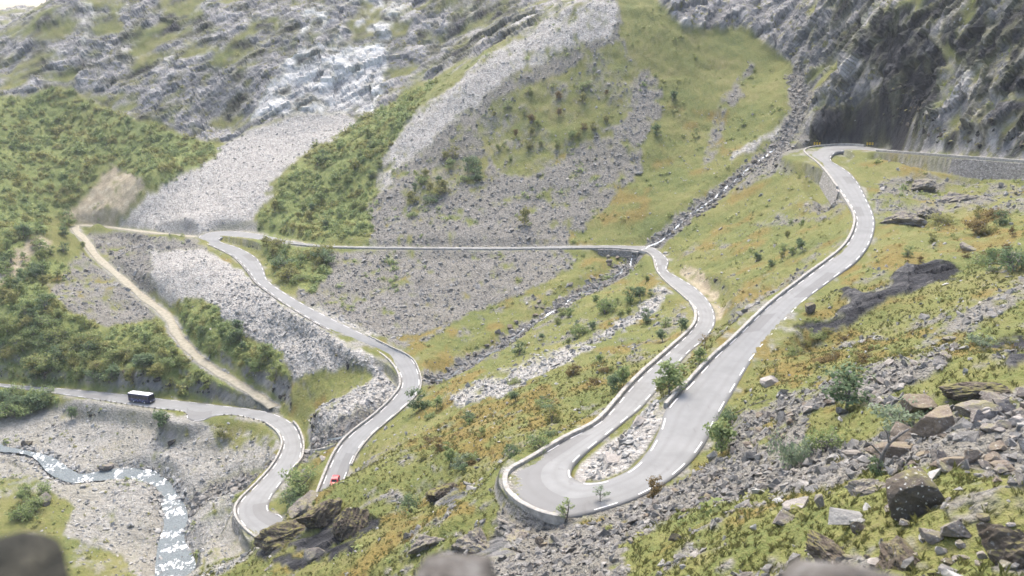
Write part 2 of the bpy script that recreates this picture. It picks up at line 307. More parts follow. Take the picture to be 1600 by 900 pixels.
# woods and scrub
paint('bush', [(-700,160),(-400,150),(40,150),(100,138),(160,168),(210,188),(300,218),(350,238),(330,252),(250,292),(172,258),(150,285),(95,335),(60,368),(0,415),(-400,480),(-700,480)], .95)
paint('bush', [(-700,470),(-400,470),(0,450),(60,395),(110,420),(70,445),(100,488),(170,515),(230,500),(270,540),(330,585),(400,620),(300,615),(150,600),(-60,590),(-400,575),(-700,560)], .9)
paint('bush', [(402,350),(440,282),(490,232),(560,196),(620,160),(690,122),(642,188),(602,240),(582,320),(570,362),(480,382),(410,366)], .93)
paint('bush', [(405,378),(520,396),(512,430),(490,460),(450,442),(420,410)], .9)
paint('bush', [(268,470),(320,470),(360,500),(380,532),(440,550),(440,592),(405,605),(330,565),(280,512)], .85)
paint('bush', [(0,615),(60,612),(100,640),(60,652),(0,650)], .9)
# the valley bed
paint('gravel', [(-600,615),(-400,625),(0,650),(150,630),(250,652),(300,664),(345,668),(430,690),(440,705),(400,735),(372,772),(362,812),(300,930),(40,930),(60,880),(-400,720),(-600,690)], .97)
paint(None, [(-400,745),(0,745),(65,745),(105,790),(90,830),(200,870),(210,930),(-400,930)], .75)
paint(None, [(330,668),(370,655),(430,680),(420,700),(340,705)], .55)
paint('gravel', [(150,812),(260,760),(300,880),(200,880)], .8)
paint('gravel', [(350,765),(370,780),(375,825),(420,845),(330,900),(330,830)], .8)
# bands along water, road and track
n1 = n_mid*1.5 + n_fine
paint('scree', SD + n1*1.8 < 4.2, .92)
paint('gravel', VD + n1*2 < rivw(len(RIV))[np.clip(VI, 0, len(RIV)-1)] + 2.5)
paint('gravel', EDGE + n1*.5 < .7, .32)
paint('gravel', PEDGE + n1*.6 < .6)
paint('gravel', DIST < 8)
island = [(1018,618),(1003,640),(977,660),(933,697),(906,718),(897,738),(905,750),(933,753),(980,736),(1007,709),(1028,678),(1038,655),(1028,640)]
paint('pale', inside(island, U, V))
paint('gravel', [(1000,650),(1018,622),(1078,600),(1045,640)], .5)
ROCKY = Wt['cliff'] + Wt['dark'] + Wt['white']; STONY = Wt['scree'] + Wt['pale'] + Wt['gravel']*.5
# ------------------------------------------------------------------ relief
def smooth(w, it=2):
    g = w.reshape(NR, NA).copy()
    for _ in range(it):
        g[1:-1] = (g[:-2]+2*g[1:-1]+g[2:])/4; g[:, 1:-1] = (g[:, :-2]+2*g[:, 1:-1]+g[:, 2:])/4
    return g.ravel()
G = P.reshape(NR, NA, 3)
Tr = np.gradient(G, axis=0); Ta = np.gradient(G, axis=1)
NRM = np.cross(Ta, Tr).reshape(-1, 3); NRM /= np.linalg.norm(NRM, axis=1)[:, None]+1e-9
NRM[NRM[:, 2] < 0] *= -1
rk = smooth(np.clip(ROCKY, 0, 1), 6); sk = smooth(np.clip(STONY, 0, 1), 2); bk = smooth(Wt['bush'], 3)
free = sstep(.5, 7, EDGE)*sstep(.3, 4, PEDGE)*sstep(4, 12, DIST)
far = sstep(150, 420, DIST)
strat = P.copy(); strat[:, 2] *= 1.0
q = P@M1.T
crag = fbm(q*np.array([.3, 1, .9]), 38, 6, 21, .52, True)*9.5 + fbm(q*np.array([.3, 1.1, 1]), 11, 4, 22, .55, True)*3.4
amp_far = .12 + .88*sstep(110, 400, DIST)
ri_ = np.nonzero(rk > .02)[0]; B1 = np.zeros(len(P), np.float32); TONE = np.full(len(P), .5, np.float32)
qq = q[ri_] + np.stack([fbm(q[ri_], 12, 3, 90+k_) for k_ in range(3)], 1)*1.5
h1, t1_ = blocks(qq*np.array([.5, 1, 1]), 15, 7); h2, t2_ = blocks(qq*np.array([.55, 1, 1]), 6, 17); h3, t3_ = blocks(qq*np.array([.6, 1, 1]), 2.6, 27)
B1[ri_] = h1*5.5 + h2*2.6 + h3*1.1; TONE[ri_] = t1_*.3+t2_*.4+t3_*.3
disp = rk*(crag*.55+B1-1.6)*amp_far*free*(1-.5*sstep(450, 520, DIST))
disp += (fbm(P, 26, 3, 31)*1.3*(1-rk) + fbm(P, 7, 3, 32)*.55)*free
disp += sk*(fbm(P, 2.2, 3, 33, .6, True)-.3)*.55*free*np.where(DIST < 60, .5, 1)
disp += (1-sk)*(1-rk)*fbm(P, 1.6, 3, 34)*.28*free
disp += bk*(fbm(P, 4.5, 2, 35, .5, True))*1.0*free
wall_keep = sstep(1.5, 5, EDGE)
# the stream gullies and the river bed
gul = sstep(9, 1.0, SD)*sstep(-1, 3, EDGE)
P2 = P + NRM*disp[:, None]
P2[:, 2] -= gul*2.4
hw = RVW[np.clip(VI, 0, len(RIV)-1)]
rz = RIV[np.clip(VI, 0, len(RIV)-1), 2]
bank = sstep(hw-.5, hw+5, VD)
P2[:, 2] = np.where(VD < hw+6, (rz-.9)*(1-bank)+np.maximum(P2[:, 2], rz+.15)*bank, P2[:, 2])
# roadbed: cut or fill beside the carriageway
near = EDGE < 9
cz = CW[np.clip(RI, 0, len(CW)-1), 2] - .16
b = sstep(.5, 5.0, EDGE)
P2[:, 2] = np.where(near, cz*(1-b)+P2[:, 2]*b, P2[:, 2])
P2[:, :2] = np.where((near & (b < .99))[:, None], P[:, :2]*(1-b)[:, None]+P2[:, :2]*b[:, None], P2[:, :2])
pz = PTC[np.clip(PI_, 0, len(PTC)-1), 2] - .1
b2 = sstep(.2, 4, PEDGE)
P2[:, 2] = np.where((PEDGE < 4) & (EDGE > 1), pz*(1-b2)+P2[:, 2]*b2, P2[:, 2])
# foot of each retaining wall: the slope falls away below the road there
RETAIN = [('L', 32.0, 35.6, 2.2, 'near'), ('R', 8.0, 14.6, 6.5, 'far'), ('L', .2, 4.9, 6.5, 'right'), ('L', 82.5, 86.5, 3.2, 'low'), ('R', 72.2, 77, 2.6, 'mid'), ('L', 51.3, 52.9, 3.0, 'culvert')]
def edge_line(side, a, b, off=0.0, step=1.0):
    E, O = (DL, DR) if side == 'L' else (DR, DL)
    i0, i1 = int(round(a*NS)), int(round(b*NS))
    e = E[i0:i1+1]; o = O[i0:i1+1]; d = e-o; d[:, 2] = 0; d /= np.linalg.norm(d, axis=1)[:, None]
    return fine(e + d*off, step)
for side, a_, b_, dep, _ in RETAIN:
    L = edge_line(side, a_, b_, 1.0); L = np.c_[L, np.zeros(len(L))]
    d, _i = nearest(P2[:, :2], L, 10.0)
    P2[:, 2] -= dep*.75*sstep(7.5, 1.2, d)*sstep(.35, 1.1, EDGE)
P3 = P2
g3 = P3.reshape(NR, NA, 3); n3 = np.cross(np.gradient(g3, axis=1), np.gradient(g3, axis=0)).reshape(-1, 3); n3 /= np.linalg.norm(n3, axis=1)[:, None]+1e-9
steep = sstep(.58, .42, np.abs(n3[:, 2])+.12*n_fine)*(EDGE < 16)*(EDGE > .4)*(DIST > 90)     # cut banks and the feet of walls are bare rock
for k in ('bush', 'soil', 'gravel', 'rust'): Wt[k] = Wt[k]*(1-steep)
Wt['cliff'] = np.maximum(Wt['cliff'], steep*(1-np.clip(Wt['dark']+Wt['white'], 0, 1))).astype(np.float32)
for k in CLS: Wt[k] = smooth(Wt[k], 1)
# ------------------------------------------------------------------ helpers that make objects
EYE = Vector((0, 0, CAMZ))
def lift(P): P = np.array(P, float); P[..., 2] += CAMZ; return P
def mesh_np(name, verts, faces, mats=(), smooth=False, parent=None, mat_idx=None, link=True):
    """verts (n,3) world, faces (m,3|4) array or list of lists -> ONE mesh object"""
    me = bpy.data.meshes.new(name)
    verts = np.asarray(verts, np.float32)
    if isinstance(faces, np.ndarray):
        m, k = faces.shape
        me.vertices.add(len(verts)); me.vertices.foreach_set('co', verts.ravel())
        me.loops.add(m*k); me.loops.foreach_set('vertex_index', faces.astype(np.int32).ravel())
        me.polygons.add(m); me.polygons.foreach_set('loop_start', np.arange(0, m*k, k, dtype=np.int32))
        me.polygons.foreach_set('loop_total', np.full(m, k, np.int32))
    else:
        me.from_pydata(verts.tolist(), [], faces)
    for mt in mats: me.materials.append(mt)
    if mat_idx is not None: me.polygons.foreach_set('material_index', np.asarray(mat_idx, np.int32))
    me.polygons.foreach_set('use_smooth', np.full(len(me.polygons), smooth, bool))
    me.update(); me.validate()
    o = bpy.data.objects.new(name, me)
    if link: COL.objects.link(o)
    if parent is not None: o.parent = parent
    return o
def attr_color(me, name, arr):
    a = me.attributes.new(name, 'FLOAT_COLOR', 'POINT')
    c = np.ones((len(arr), 4), np.float32); c[:, :arr.shape[1]] = arr
    a.data.foreach_set('color', c.ravel())
def tag(o, label=None, cat=None, group=None, kind=None):
    if label: o['label'] = label
    if cat: o['category'] = cat
    if group: o['group'] = group
    if kind: o['kind'] = kind
    return o
def empty(name, loc, rz=0):
    o = bpy.data.objects.new(name, None); COL.objects.link(o); o.location = loc; o.rotation_euler = (0, 0, rz)
    o.empty_display_size = .3; return o
# ------------------------------------------------------------------ material helper
class NT:
    def __init__(s, name):
        s.m = bpy.data.materials.new(name); s.m.use_nodes = True; s.t = s.m.node_tree; s.t.nodes.clear()
        s.out = s.n('ShaderNodeOutputMaterial'); s.b = s.n('ShaderNodeBsdfPrincipled'); s.l(s.b.outputs[0], s.out.inputs[0])
        s.b.inputs['Specular IOR Level'].default_value = .25
    def n(s, typ, **kw):
        nd = s.t.nodes.new(typ)
        for k, v in kw.items(): setattr(nd, k, v)
        return nd
    def l(s, a, b): s.t.links.new(a, b)
    def val(s, sock, v):
        if hasattr(v, 'is_linked') or isinstance(v, bpy.types.NodeSocket): s.l(v, sock)
        else: sock.default_value = v
    def pos(s):
        g = s.n('ShaderNodeNewGeometry'); return g.outputs['Position']
    def scaled(s, vec, sc, rot=(0, 0, 0)):
        m = s.n('ShaderNodeMapping'); s.l(vec, m.inputs['Vector']); m.inputs['Scale'].default_value = sc if isinstance(sc, tuple) else (sc,)*3
        m.inputs['Rotation'].default_value = rot; return m.outputs[0]
    def noise(s, vec, scale, detail=4, rough=.55, out='Fac'):
        x = s.n('ShaderNodeTexNoise'); s.l(vec, x.inputs['Vector']); x.inputs['Scale'].default_value = scale
        x.inputs['Detail'].default_value = detail; x.inputs['Roughness'].default_value = rough; return x.outputs[out]
    def voro(s, vec, scale, out='Color', feature='F1', rnd=1.0):
        x = s.n('ShaderNodeTexVoronoi', feature=feature); s.l(vec, x.inputs['Vector']); x.inputs['Scale'].default_value = scale
        x.inputs['Randomness'].default_value = rnd; return x.outputs[out]
    def ramp(s, fac, stops, interp='LINEAR'):
        x = s.n('ShaderNodeValToRGB'); s.val(x.inputs[0], fac); r = x.color_ramp; r.interpolation = interp
        while len(r.elements) < len(stops): r.elements.new(.5)
        for e, (p, c) in zip(r.elements, stops):
            e.position = p; e.color = (c, c, c, 1) if not isinstance(c, tuple) else (*c[:3], 1)
        return x.outputs[0]
    def mix(s, fac, a, b, blend='MIX'):
        x = s.n('ShaderNodeMix', data_type='RGBA', blend_type=blend)
        s.val(x.inputs[0], fac)
        for i, v in ((6, a), (7, b)):
            if isinstance(v, tuple): x.inputs[i].default_value = (*v[:3], 1)
            else: s.l(v, x.inputs[i])
        return x.outputs[2]
    def math(s, op, a, b=None, c=None):
        x = s.n('ShaderNodeMath', operation=op)
        for i, v in enumerate((a, b, c)):
            if v is not None: s.val(x.inputs[i], v)
        return x.outputs[0]
    def bump(s, h, dist=.3, strength=1.0, normal=None):
        x = s.n('ShaderNodeBump'); s.val(x.inputs['Height'], h); x.inputs['Distance'].default_value = dist; x.inputs['Strength'].default_value = strength
        if normal is not None: s.l(normal, x.inputs['Normal'])
        return x.outputs[0]
    def attr(s, name):
        x = s.n('ShaderNodeAttribute', attribute_name=name); return x
    def done(s, color, rough=.9, normal=None):
        s.val(s.b.inputs['Base Color'], (*color, 1) if isinstance(color, tuple) else color); s.val(s.b.inputs['Roughness'], rough)
        if normal is not None: s.l(normal, s.b.inputs['Normal'])
        return s.m
# ------------------------------------------------------------------ materials
def grey_cells(t, vec, scale, lo, hi, tint=(1, .98, .90), warm=(1, .88, .71)):
    c = t.voro(vec, scale)
    s = t.n('ShaderNodeSeparateColor'); t.l(c, s.inputs[0])
    g = t.ramp(s.outputs[0], [(0, tuple(lo*k for k in tint)), (.55, tuple((lo*.55+hi*.45)*k for k in tint)), (1, tuple(hi*k for k in tint))])
    return t.mix(t.math('MULTIPLY', s.outputs[1], .35), g, tuple((lo*.5+hi*.5)*k for k in warm))
def terrain_mat():
    t = NT('mountainside'); p = t.pos()
    S1 = t.n('ShaderNodeSeparateColor'); t.l(t.attr('cover_a').outputs['Color'], S1.inputs[0])
    S2 = t.n('ShaderNodeSeparateColor'); t.l(t.attr('cover_b').outputs['Color'], S2.inputs[0])
    S3 = t.n('ShaderNodeSeparateColor'); t.l(t.attr('cover_c').outputs['Color'], S3.inputs[0])
    nb = t.noise(p, .045, 5, .6); nm = t.noise(p, .25, 5, .65); nf = t.noise(p, 1.5, 4, .65); nff = t.noise(p, 6, 3, .6)
    # grass: yellow-green, olive and straw in drifts
    gsum = t.math('ADD', t.math('MULTIPLY', nb, .45), t.math('ADD', t.math('MULTIPLY', nm, .35), t.math('MULTIPLY', nf, .35)))
    grass = t.ramp(gsum, [(.36, (.060, .086, .025)), (.5, (.104, .127, .035)), (.6, (.142, .150, .044)), (.72, (.19, .175, .072))])
    grass = t.mix(t.ramp(nff, [(.5, 0), (.72, .5)]), grass, (.20, .18, .085))
    rust = t.ramp(nf, [(.3, (.12, .095, .028)), (.5, (.17, .125, .035)), (.7, (.235, .15, .04))])
    col = t.mix(t.math('MULTIPLY', S3.outputs[2], .75), grass, rust)
    bush = t.ramp(t.math('ADD', t.math('MULTIPLY', nf, .6), t.math('MULTIPLY', nb, .5)), [(.35, (.085, .115, .038)), (.55, (.145, .175, .055)), (.72, (.21, .205, .07))])
    col = t.mix(S1.outputs[2], col, bush)
    sv = t.scaled(p, (1, 1, 1.35))
    c1 = grey_cells(t, sv, .85, .09, .26); c2 = grey_cells(t, sv, 2.3, .08, .34); c3 = grey_cells(t, sv, 6.0, .11, .31)
    scree = t.mix(t.ramp(nm, [(.42, 0), (.58, 1)]), t.mix(.5, c2, c3), t.mix(.45, c1, c2))
    scree = t.mix(t.ramp(nff, [(.64, 0), (.72, .5)]), scree, (.42, .41, .39))
    scree = t.mix(t.ramp(nb, [(.35, 0), (.7, .45)]), scree, (.18, .168, .125))
    col = t.mix(S1.outputs[0], col, scree)
    pale = t.mix(t.ramp(nm, [(.4, .2), (.65, .8)]), grey_cells(t, sv, 2.2, .2, .54, (1, .985, .93)), grey_cells(t, sv, .9, .17, .5, (1, .985, .93)))
    col = t.mix(S1.outputs[1], col, pale)
    soil = t.ramp(t.math('ADD', t.math('MULTIPLY', nm, .6), t.math('MULTIPLY', nf, .4)), [(.36, (.20, .165, .115)), (.52, (.31, .27, .19)), (.66, (.43, .385, .29))])
    grav = t.mix(t.ramp(nf, [(.4, 0), (.65, .8)]), grey_cells(t, sv, 1.3, .14, .36, (1, 1, .93)), grey_cells(t, sv, 4.5, .18, .40, (1, .995, .91)))
    grav = t.mix(t.ramp(nb, [(.4, 0), (.7, .6)]), grav, (.24, .225, .165))
    col = t.mix(S3.outputs[1], col, grav); col = t.mix(S3.outputs[0], col, soil)
    # rock: slanting beds, lichen, dark streaks
    cx = t.n('ShaderNodeCombineXYZ')
    for i, (ax, k_) in enumerate(zip(M1, (.28, 1, 1))):
        dt = t.n('ShaderNodeVectorMath', operation='DOT_PRODUCT'); t.l(p, dt.inputs[0]); dt.inputs[1].default_value = tuple(float(a*k_) for a in ax); t.l(dt.outputs['Value'], cx.inputs[i])
    rv = cx.outputs[0]
    rn = t.noise(rv, .16, 8, .62); rn2 = t.noise(rv, .9, 6, .65)
    tone = t.math('MULTIPLY', t.math('SUBTRACT', t.attr('rock_tone').outputs['Fac'], .5), .42)
    rsum = t.math('ADD', tone, t.math('ADD', t.math('MULTIPLY', rn, .55), t.math('MULTIPLY', rn2, .45)))
    rock = t.ramp(rsum, [(.34, (.075, .078, .08)), (.46, (.16, .16, .157)), (.56, (.25, .24, .228)), (.68, (.40, .385, .36))])
    rock = t.mix(t.ramp(nm, [(.55, 0), (.66, .8)]), rock, t.mix(nf, (.11, .12, .03), (.22, .2, .06)))
    col = t.mix(S2.outputs[0], col, rock)
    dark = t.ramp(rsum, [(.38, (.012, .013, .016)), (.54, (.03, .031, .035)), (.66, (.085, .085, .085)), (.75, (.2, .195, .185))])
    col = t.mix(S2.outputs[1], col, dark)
    white = t.ramp(rsum, [(.34, (.20, .20, .195)), (.44, (.36, .355, .34)), (.54, (.52, .51, .48)), (.68, (.72, .71, .67))])
    col = t.mix(S2.outputs[2], col, white)
    stony = t.math('ADD', S1.outputs[0], t.math('ADD', S1.outputs[1], t.math('MULTIPLY', S3.outputs[1], .6)))
    rocky = t.math('ADD', S2.outputs[0], t.math('ADD', S2.outputs[1], S2.outputs[2]))
    vd = t.voro(sv, 1.4, 'Distance'); vd2 = t.voro(sv, 3.6, 'Distance')
    h = t.math('ADD', t.math('MULTIPLY', t.math('ADD', t.math('MULTIPLY', vd, -.55), t.math('MULTIPLY', vd2, -.25)), stony), t.math('ADD', t.math('MULTIPLY', nf, .5), t.math('MULTIPLY', nff, .12)))
    h = t.math('ADD', h, t.math('MULTIPLY', t.math('ADD', t.math('MULTIPLY', rn2, .9), t.math('MULTIPLY', rn, 1.2)), rocky))
    return t.done(col, .93, t.bump(h, 1.0, .9))
def asphalt_mat():
    t = NT('weathered_asphalt'); p = t.pos(); ln = t.attr('lane'); ls = t.n('ShaderNodeSeparateColor'); t.l(ln.outputs['Color'], ls.inputs[0])
    n = t.noise(p, .22, 4, .6); f = t.noise(p, 9, 3, .7)
    c = t.ramp(n, [(.3, (.184, .188, .184)), (.5, (.214, .219, .214)), (.7, (.238, .243, .238))])
    c = t.mix(t.ramp(f, [(.4, .0), (.75, .35)]), c, (.15, .15, .155))
    c = t.mix(t.ramp(t.noise(t.scaled(p, (1, .3, 1)), .7, 4, .6), [(.62, 0), (.72, .5)]), c, (.13, .128, .122))
    tr = t.ramp(ls.outputs[0], [(0, .9), (.1, .1), (.2, 0), (.28, .45), (.36, 0), (.5, .25), (.64, 0), (.72, .45), (.8, 0), (.9, .1), (1, .9)])
    c = t.mix(t.math('MULTIPLY', tr, t.math('ADD', .12, t.math('MULTIPLY', n, .7))), c, (.125, .122, .114))
    pv = t.n('ShaderNodeCombineXYZ'); t.l(t.math('FLOOR', t.math('MULTIPLY', ls.outputs[0], 2.0)), pv.inputs[0]); t.l(t.math('FLOOR', t.math('MULTIPLY', ls.outputs[1], 90.0)), pv.inputs[1])
    wn = t.n('ShaderNodeTexWhiteNoise'); t.l(pv.outputs[0], wn.inputs['Vector'])
    c = t.mix(t.ramp(wn.outputs['Value'], [(.84, 0), (.86, .5)], 'CONSTANT'), c, (.135, .134, .13))
    cr = t.voro(t.scaled(p, (1, 1, .2)), .16, 'Distance', 'DISTANCE_TO_EDGE')
    c = t.mix(t.ramp(t.math('ADD', cr, t.math('MULTIPLY', f, .02)), [(.005, .28), (.012, 0)]), c, (.09, .09, .087))
    return t.done(c, .95, t.bump(f, .02, .4))
def plain(name, c1, c2, scale=2.0, rough=.85, bump=.05, spec=None, metallic=0):
    t = NT(name); p = t.pos(); n = t.noise(p, scale, 5, .62)
    c = t.ramp(n, [(.32, c1), (.68, c2)])
    if spec is not None: t.b.inputs['Specular IOR Level'].default_value = spec
    t.b.inputs['Metallic'].default_value = metallic
    return t.done(c, rough, t.bump(n, bump, .7))
def stonewall_mat(name, lo, hi, scale=1.6):
    t = NT(name); p = t.pos(); v = t.scaled(p, (1, 1, 1.7))
    c = grey_cells(t, v, scale, lo, hi, (1, .97, .92)); d = t.voro(v, scale, 'Distance', 'DISTANCE_TO_EDGE'); n = t.noise(p, 3, 4, .6)
    c = t.mix(t.ramp(d, [(0, .85), (.1, 0)]), c, (.06, .055, .05))
    c = t.mix(t.ramp(n, [(.55, 0), (.7, .4)]), c, (.17, .168, .15))
    return t.done(c, .92, t.bump(t.math('ADD', t.ramp(d, [(0, 0), (.14, 1)]), n), .12, .9))
def boulder_mat(name, lo, hi, tint=(1, .97, .94), lichen=.5, scale=1.0, moss=.0):
    t = NT(name); p = t.pos(); oi = t.n('ShaderNodeObjectInfo').outputs['Random']
    geo = t.n('ShaderNodeNewGeometry'); ri = geo.outputs['Random Per Island']
    n = t.noise(p, 1.1*scale, 6, .66); f = t.noise(p, 5*scale, 4, .62)
    mid = (lo+hi)/2
    c = t.ramp(n, [(.3, tuple(lo*k for k in tint)), (.52, tuple(mid*k for k in tint)), (.74, tuple(hi*k for k in tint))])
    br = t.math('ADD', .62, t.math('MULTIPLY', ri, .76))
    c = t.mix(1.0, c, t.mix(t.math('MULTIPLY', oi, .0), br, br) if False else t.ramp(ri, [(0, .6), (1, 1.0)]), 'MULTIPLY')
    c = t.mix(t.ramp(ri, [(.8, 0), (.95, .35)]), c, (.20, .15, .10))
    if lichen: c = t.mix(t.ramp(t.noise(p, 8*scale, 3, .5), [(.63, 0), (.68, lichen)]), c, (.62, .63, .6))
    if moss:
        sx = t.n('ShaderNodeSeparateXYZ'); t.l(geo.outputs['Normal'], sx.inputs[0])
        c = t.mix(t.math('MULTIPLY', t.ramp(sx.outputs[2], [(.55, 0), (.85, 1)]), t.ramp(n, [(.45, 0), (.6, moss)])), c, (.18, .17, .045))
    return t.done(c, .92, t.bump(t.math('ADD', n, t.math('MULTIPLY', f, .4)), .25, .8))
def leaf_mat(name, c1, c2, c3, island=True):
    t = NT(name); p = t.pos(); ri = t.n('ShaderNodeNewGeometry').outputs['Random Per Island']; oi = t.n('ShaderNodeObjectInfo').outputs['Random']
    n = t.noise(p, .6, 3, .6)
    f = t.math('ADD', t.math('MULTIPLY', ri, .55), t.math('MULTIPLY', n, .5))
    c = t.ramp(f, [(.2, c1), (.52, c2), (.85, c3)])
    c = t.mix(t.math('MULTIPLY', oi, .35), c, c2)
    m = t.done(c, .75)
    tr = t.n('ShaderNodeBsdfTranslucent'); t.l(c, tr.inputs[0]); mx = t.n('ShaderNodeMixShader'); mx.inputs[0].default_value = .4
    t.l(t.b.outputs[0], mx.inputs[1]); t.l(tr.outputs[0], mx.inputs[2]); t.l(mx.outputs[0], t.out.inputs[0])
    return m
def water_mat(name='mountain_water', bias=0.0):
    t = NT(name); p = t.pos(); fl = t.attr('flow'); sx = t.n('ShaderNodeSeparateColor'); t.l(fl.outputs['Color'], sx.inputs[0])
    v = t.scaled(fl.outputs['Vector'], (4.5, 24, 0)); n = t.noise(v, 1.0, 5, .65); f = t.noise(p, 2.6, 4, .62)
    a = t.math('ADD', t.math('MULTIPLY', n, .3), t.math('ADD', t.math('MULTIPLY', t.noise(t.scaled(p, (1, .6, 1)), .9, 6, .65), .7), t.math('SUBTRACT', t.math('MULTIPLY', sx.outputs[2], .20), .13-bias)))
    fm = t.ramp(a, [(.55, 0), (.6, 1)])
    c = t.mix(fm, t.ramp(f, [(.3, (.055, .075, .085)), (.7, (.14, .172, .182))]), (.80, .83, .83))
    t.b.inputs['Specular IOR Level'].default_value = .3
    return t.done(c, t.math('ADD', .3, t.math('MULTIPLY', fm, .6)), t.bump(t.math('ADD', f, fm), .3, .8))
def streaked(name, c0, c1, c2):
    t = NT(name); p = t.pos(); a = t.noise(t.scaled(p, (1.1, 1.1, 9)), 1.6, 6, .7); b = t.noise(p, 14, 4, .6)
    c = t.ramp(t.math('ADD', t.math('MULTIPLY', a, .75), t.math('MULTIPLY', b, .25)), [(.36, c0), (.5, c1), (.66, c2)])
    return t.done(c, .92, t.bump(t.math('ADD', a, b), .05, .8))
M = dict(terrain=terrain_mat(), asphalt=asphalt_mat(),
    paint=plain('road_paint', (.5, .5, .49), (.72, .72, .7), 3, .7, .01),
    wall=plain('guard_wall_concrete', (.20, .192, .175), (.40, .385, .35), 1.1, .9, .06),
    drywall=stonewall_mat('dry_stone', .16, .40, 1.5), palewall=stonewall_mat('pale_dry_stone', .24, .5, 1.2),
    path=plain('worn_gravel', (.21, .195, .145), (.34, .315, .25), .8, .95, .06),
    water=water_mat(), cascade=water_mat('cascade_water', .09))
# ------------------------------------------------------------------ terrain sheet
idx = np.arange(NR*NA).reshape(NR, NA)
F = np.stack([idx[:-1, :-1], idx[:-1, 1:], idx[1:, 1:], idx[1:, :-1]], -1).reshape(-1, 4)[:, ::-1].copy()
PW = lift(P3)
terr = mesh_np('terrain', PW, F, [M['terrain']], smooth=True)
attr_color(terr.data, 'cover_a', np.stack([Wt['scree'], Wt['pale'], Wt['bush']], 1))
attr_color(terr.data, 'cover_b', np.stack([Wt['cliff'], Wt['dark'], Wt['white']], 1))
attr_color(terr.data, 'cover_c', np.stack([Wt['soil'], Wt['gravel'], Wt['rust']], 1)); attr_color(terr.data, 'rock_tone', np.stack([TONE]*3, 1))
tag(terr, kind='structure')
fl_ = (rk[F].mean(1) < .5); terr.data.polygons.foreach_set('use_smooth', fl_); terr.data.update()
# a lighter copy of the sheet for finding where things stand
ii = np.unique(np.r_[np.arange(0, NR, 2), NR-1]); jj = np.unique(np.r_[np.arange(0, NA, 2), NA-1])
sub = idx[np.ix_(ii, jj)]; sv_ = PW[sub.ravel()]; k = np.arange(sub.size).reshape(sub.shape)
sf = np.stack([k[:-1, :-1], k[:-1, 1:], k[1:, 1:], k[1:, :-1]], -1).reshape(-1, 4)
BVH = BVHTree.FromPolygons(sv_.tolist(), sf.tolist())
def hit(u, v):
    d = Vector(ray(u, v)).normalized(); loc, nrm, _, dist = BVH.ray_cast(EYE, d, 3000)
    if loc is None: return None
    if nrm.z < 0: nrm = -nrm
    return loc, nrm, dist
def gz(x, y):
    loc, nrm, _, _ = BVH.ray_cast(Vector((x, y, 900)), Vector((0, 0, -1)), 2000)
    return (loc.z if loc else CAMZ-115)
# ------------------------------------------------------------------ road surface and its paint
def ribbon(name, L, Rr, mat, nx=6, skirt=.9, crown=.06, kind='structure', parent=None):
    n = len(L); cols = []
    ts = np.linspace(0, 1, nx)
    for t in ts:
        q = L*(1-t)+Rr*t; q = q.copy(); q[:, 2] += crown*(1-(2*t-1)**2); cols.append(q)
    a = L.copy(); a[:, 2] -= skirt; b_ = Rr.copy(); b_[:, 2] -= skirt
    V_ = np.stack([a]+cols+[b_], 1); w = V_.shape[1]
    id_ = np.arange(n*w).reshape(n, w)
    f = np.stack([id_[:-1, :-1], id_[1:, :-1], id_[1:, 1:], id_[:-1, 1:]], -1).reshape(-1, 4)
    o = mesh_np(name, lift(V_.reshape(-1, 3)), f, [mat], True, parent)
    if kind: tag(o, kind=kind)
    return o
road = ribbon('road', DL, DR, M['asphalt'], 10)
sl_ = np.r_[0, np.cumsum(np.linalg.norm(np.diff(DC, axis=0), axis=1))]; latc = np.r_[0, np.linspace(0, 1, 10), 1]
attr_color(road.data, 'lane', np.stack([np.tile(latc, len(DC)), np.repeat(sl_/1000, 12), np.zeros(len(DC)*12)], 1))
def offset_line(A, B, off):         # from edge A towards edge B by off metres
    d = B-A; d = d/np.linalg.norm(d, axis=1)[:, None]; return A + d*off
def dashes(A, B, off, dash=3.5, gap=3.5, w=.095):
    c = fine(offset_line(A, B, off), .5); e = fine(offset_line(A, B, off+w*2), .5)
    # same parameter on both: project e by nearest
    V_, f_ = [], []
    per = dash+gap; n = len(c)
    tang = np.gradient(c, axis=0); tang /= np.linalg.norm(tang, axis=1)[:, None]+1e-9
    # inward direction
    mid, ix = nearest(c[:, :2], np.c_[(A+B)/2, np.zeros(len(A))], 40)
    inn = ((A+B)/2)[ix]-c; inn[:, 2] = 0; inn -= tang*(inn*tang).sum(1)[:, None]; inn /= np.linalg.norm(inn, axis=1)[:, None]+1e-9
    i = 0; k = int(dash/.5); g = int(gap/.5)
    while i+k < n:
        s = len(V_)
        for q in range(k+1):
            up = .05 + .06*4*off/8
            for z in (0, 1): V_.append(c[i+q] + inn[i+q]*w*(z*2-1)*.5*2 + np.array([0, 0, .05]))
        for q in range(k): f_.append((s+q*2, s+q*2+1, s+q*2+3, s+q*2+2))
        i += k+g
    return np.array(V_), np.array(f_)
va, fa = dashes(DL, DR, .45); vb, fb = dashes(DR, DL, .45)
mk = mesh_np('road_marking', lift(np.vstack([va, vb])), np.vstack([fa, fb+len(va)]), [M['paint']], False, road); tag(mk, kind='structure')
# gravel track
tg = np.gradient(PT, axis=0); tg[:, 2] = 0; tg /= np.linalg.norm(tg, axis=1)[:, None]
sd = np.stack([tg[:, 1], -tg[:, 0], 0*tg[:, 0]], 1)
wv = (1.75+.25*np.sin(np.arange(len(PT))*.9))[:, None]
path = ribbon('path', PT-sd*wv, PT+sd*wv, M['path'], 5, .5, .04)
